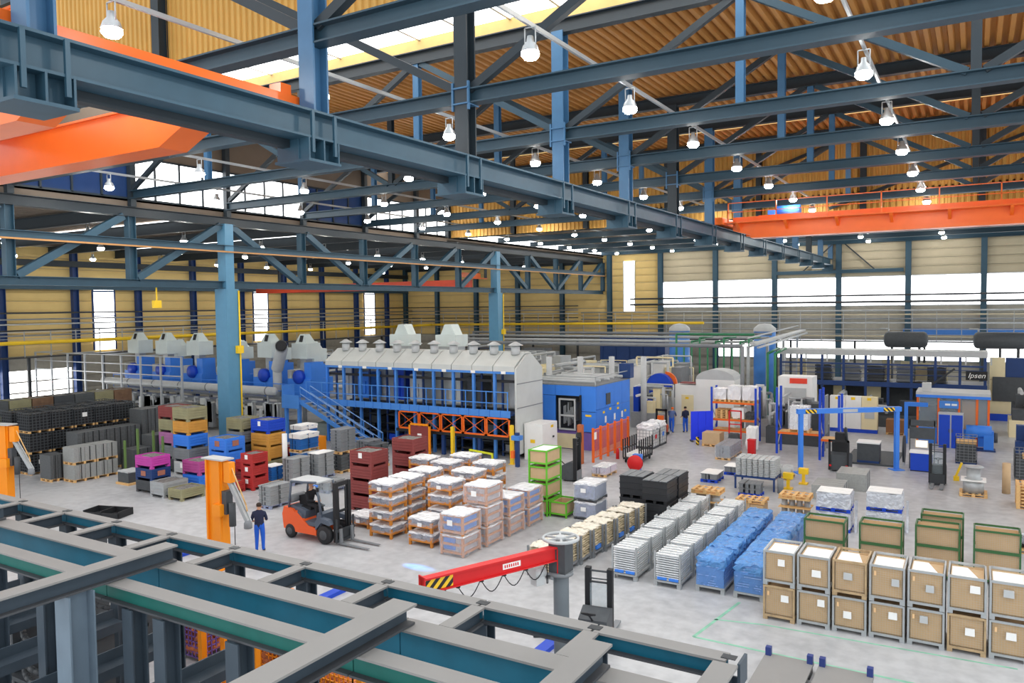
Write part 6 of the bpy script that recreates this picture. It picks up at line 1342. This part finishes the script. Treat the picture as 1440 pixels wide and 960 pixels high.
t = T('cage_trolley', 'black barred trolley cart beside the red cable reel', 'trolley', (-16.4, 41.3, 0)); O('platform', B().bb(-.5, -1.0, .2, .5, 1.0, .3), BLACK, t); O('white_load', B().bb(-.4, -.7, .3, .4, .8, .5), PAPER, t)
for i in range(7):
    for s in (-1, 1): O('bar', B().bb(s*.48-.03, -1.0+i*.33-.03, .3, s*.48+.03, -1.0+i*.33+.03, 1.35), BLACK, t)
O('top_rail', B().bb(.45, -1, .75, .51, 1, .8).bb(-.51, -1, .75, -.45, 1, .8), BLACK, t)
for sx in (-1, 1):
    for sy in (-1, 1): O('wheel', B().cyl((sx*.4-.03, sy*.8, .1), (sx*.4+.03, sy*.8, .1), .1, 10), BLACK, t)
t = T('cable_reel', 'red round cable reel with blue motor on the floor', 'reel', (-15.5, 38.6, 0)); O('reel_disc', B().lathe([(0, -.1), (.4, -.1), (.42, -.05), (.3, 0), (.42, .1), (.4, .14), (0, .14)], 20, (0, 0, .42), 'y'), RED, t); O('motor', B().bb(-.2, .16, .55, .25, .5, .85), BLUE, t); O('stand', B().bb(-.25, .14, 0, .25, .3, .1).bb(-.05, .15, .1, .05, .25, .6), BLUE, t)
crate_pallet((-16.6, 37.1, 0), .8, 1.4, 1, .35, mat('mauve_white', (222, 206, 220), .6), 'pallet load under pinkish film beside the dark stacker', 'grey crates in the aisle', None, 1, wrap=True)
t = T('hose_reel_post', 'rusty orange post carrying a black hose reel', 'post', (-18.9, 39.0, 0)); O('post', B().bb(-.14, -.14, 0, .14, .14, 2.2), mat('rust_orange', (186, 104, 62), .6), t); O('reel', B().cyl((-.1, -.3, 1.5), (.1, -.16, 1.5), .3, 16), BLACK, t); O('hub', B().cyl((-.02, -.36, 1.5), (.02, -.25, 1.5), .08, 10), PAPER, t)
t = T('white_cabinet', 'white electrical cabinet with yellow stickers between furnace and blue machine', 'cabinet', (-22.3, 40.0, 0)); O('case', B().bb(-.0, -1.4, 0, 1.2, .4, 2.1), WHITE, t); O('sticker', B().bb(.4, -1.415, 1.0, .7, -1.402, 1.2), YELLOW, t); O('sticker', B().bb(1.202, -.4, 1.8, 1.212, -.1, 1.95), YELLOW, t); O('switch', B().bb(1.202, -.2, 1.2, 1.25, -.05, 1.3), BLACK, t)
O('extinguisher', B().lathe([(0, 0), (.1, 0), (.1, .5), (.05, .6), (0, .62)], 12), RED, None, (-17.6, 41.2, 0), label='red fire extinguisher standing at the orange fence', cat='extinguisher')
t = T('blue_pillar_rack', 'blue narrow column stand with an orange box by the furnace corner', 'stand', (-21.6, 36.6, 0)); O('column', B().bb(-.1, -.1, 0, .1, .1, 1.9), NAVY, t); O('orange_box', B().bb(-.3, -.25, .5, -.1, .1, .9), ORANGE, t); O('valve', B().bb(-.25, -.25, 1.5, .25, .2, 1.75), WALKB, t)

# ================================================================ PIPES ALONG THE WALLS
def run(label, pts, r, m, group=None, n=8):
    O('pipe_run', B().tube(pts, r, n), m, None, (0, 0, 0), 0, label, 'pipe', group)
run('long yellow gas pipe running along the left bay wall', [(-62, 26, 6.55), (-62, 79, 6.5), (-60, 80.5, 6.6), (-24.5, 80.5, 6.85)], .14, YELLOW)
for i, z in enumerate((7.0, 7.4, 7.9, 8.3, 8.8)): run('thin pipe high along the left bay wall, %s from below' % ORD[i], [(-65.2, 26, z), (-65.2, 83, z), (-40.4, 83, z)], .06, (MIDG, DARK, GALV)[i % 3], 'pipes on the left bay wall')
run('dark pipe in front of the far wall windows, upper of two', [(-34, 83.5, 9.5), (XE, 83.5, 9.5)], .09, DARK)
run('dark pipe in front of the far wall windows, lower of two', [(-34, 83.5, 8.85), (XE, 83.5, 8.85)], .11, DARK)
for i, z in enumerate((8.0, 7.6, 7.2, 6.8, 5.5)): run('thin pipe below the far wall windows, %s from above' % ORD[i], [(-40, 83, z), (XE, 83, z)], .07, (GALV, BEIGE, MIDG)[i % 3], 'pipes below the far windows')
for i, z in enumerate((5.4, 5.75, 6.05)): run('grey pipe crossing behind the blue machine, %s from below' % ORD[i], [(-48, 70+i, 0), (-48, 70+i, z), (-15.7, 70+i, z)], .13, (LTG, GALV, MIDG)[i], 'grey crossing pipes')
for i, dx in enumerate((0, .55)): run('thick green riser pipe %s the furnace platform' % ('farther from', 'nearer to')[i], [(-13.6+dx, 61, 0), (-13.6+dx, 61, 5.0), (-13.6+dx, 64.9, 5.2)], .1, GREEN if 0 else PIPEG, 'green risers')
for i in range(9): run('slim green valve bank pipe behind the domed machine, %s from the blue wheel guard' % ORD[i], [(-21.2+.68*i, 64, 0), (-21.2+.68*i, 64, 5.4+.3*(i % 3)), (-21.0+.68*i, 67, 5.4+.3*(i % 3))], .08, PIPEG, 'green valve bank pipes')
run('long green header pipe above the valve bank', [(-22, 64.4, 0), (-22, 64.4, 6.3), (-15.4, 64.4, 6.3)], .1, PIPEG)
t = T('pump_group', 'red pump bodies in a row below the green valve bank', 'pump', (-18.3, 62.9, 0)); O('pump_body', B().cyl((-1.2, 0, 2.6), (1.4, 0, 2.6), .35, 12), RED, t); O('stand', B().bb(-1.1, -.3, 0, 1.3, .3, 2.2), MIDG, t); O('flange', B().cyl((.2, 0, 2.6), (.3, 0, 2.6), .45, 12), RED, t)
for i, (x, y) in enumerate(((-25.3, 75), (-17.0, 75))):
    t = T('vertical_tank', 'tall blue cylindrical tank with grey domed cap %s' % ('beside the navy tank hall', 'beside the green valve bank')[i], 'tank', (x, y, 0)); O('shell', B().lathe([(0, 0), (1.0, 0), (1.0, 6.2), (0, 6.2)], 20), NAVY if 0 else WALKB, t); O('cap', B().lathe([(1.05, 6.2), (1.0, 6.5), (.6, 6.85), (0, 6.95)], 20), LTG, t)
t = T('tank_house', 'dark navy rectangular tank block behind the grey pipes', 'tank', (-30, 77, 0)); O('block', B().bb(-4.2, -1.5, 0, 3.0, 1.5, 5.4), NAVY, t)
for i in range(5): O('rib', B().bb(-4+i*1.5, -1.58, 0, -3.85+i*1.5, -1.5, 5.4), NAVY, t)
# catwalk railings in front of the walls
cwk = T('catwalk', 'narrow grey catwalk with railing along the left bay wall', 'catwalk', (-63.4, 0, 0))
O('deck', B().bb(-.5, 26, 5.3, .5, 82, 5.4), DARK, cwk); O('hand_rail', B().bb(.44, 26, 7.3, .5, 82, 7.36).bb(.44, 26, 6.8, .5, 82, 6.84), GALV, cwk)
for i in range(29): O('rail_post', cm(('rail_post', 2), lambda: B().bb(.44, -.03, 5.4, .5, .03, 8.9 if 0 else 7.4), GALV), None, cwk, (0, 26+2*i, 0))
for i in range(10): O('support', cm(('support', 2), lambda: B().bb(-.1, -.1, 0, .1, .1, 5.3), DARK), None, cwk, (0, 26.5+6*i, 0))
cwk = T('catwalk', 'narrow grey catwalk with railing along the far wall', 'catwalk', (0, 82, 0))
O('deck', B().bb(-60, -.5, 5.0, XE, .5, 5.1), DARK, cwk); O('hand_rail', B().bb(-60, -.5, 6.2, XE, -.44, 6.26).bb(-60, -.5, 5.7, XE, -.44, 5.74), GALV, cwk)
for i in range(37): O('rail_post', cm(('rail_post', 3), lambda: B().bb(-.03, -.5, 5.1, .03, -.44, 7.9), GALV), None, cwk, (-59+2*i, 0, 0))
for i in range(13): O('support', cm(('support', 3), lambda: B().bb(-.1, -.1, 0, .1, .1, 5.0), DARK), None, cwk, (-58+6*i, 0, 0))
pr = T('pipe_bridge', 'grey lattice pipe bridge running over the floor towards the far wall', 'pipe bridge', (0, 0, 0))
O('chord', B().beam((-14.9, 60, 5.5), (-14.9, 80, 5.9), .15, .15).beam((-14.1, 60, 5.5), (-14.1, 80, 5.9), .15, .15).beam((-14.9, 60, 6.2), (-14.9, 80, 6.6), .1, .1), GALV, pr); O('cable_tray', B().beam((-14.5, 60, 5.75), (-14.5, 80, 6.15), .6, .12), LTG, pr)
for i in range(4): O('bridge_leg', B().bb(-15.0, 60.2+6.4*i, 0, -14.8, 60.4+6.4*i, 5.5+.13*i), GALV, pr)
for i in range(5): run('upright pale riser pipe among the silver machines, %s from the furnace' % ORD[i], [(-28.5+2.1*i, 48.6+.8*i, 0), (-28.5+2.1*i, 48.6+.8*i, 5.2)], .22, LTG, 'upright riser pipes')
run('long grey pipe passing above the silver machines', [(-36.6, 54.2, 0), (-36.6, 54.2, 5.9), (-13.8, 54.2, 5.9), (-13.8, 54.2, 0)], .14, MIDG)

O('white_post', B().cyl((0, 0, 0), (0, 0, 2.2), .14, 12).bb(-.25, -.25, 0, .25, .25, .03), WHITE, None, (-31.75, 29.2, 0), label='upright white pipe post beside the dark blue bin', cat='post')
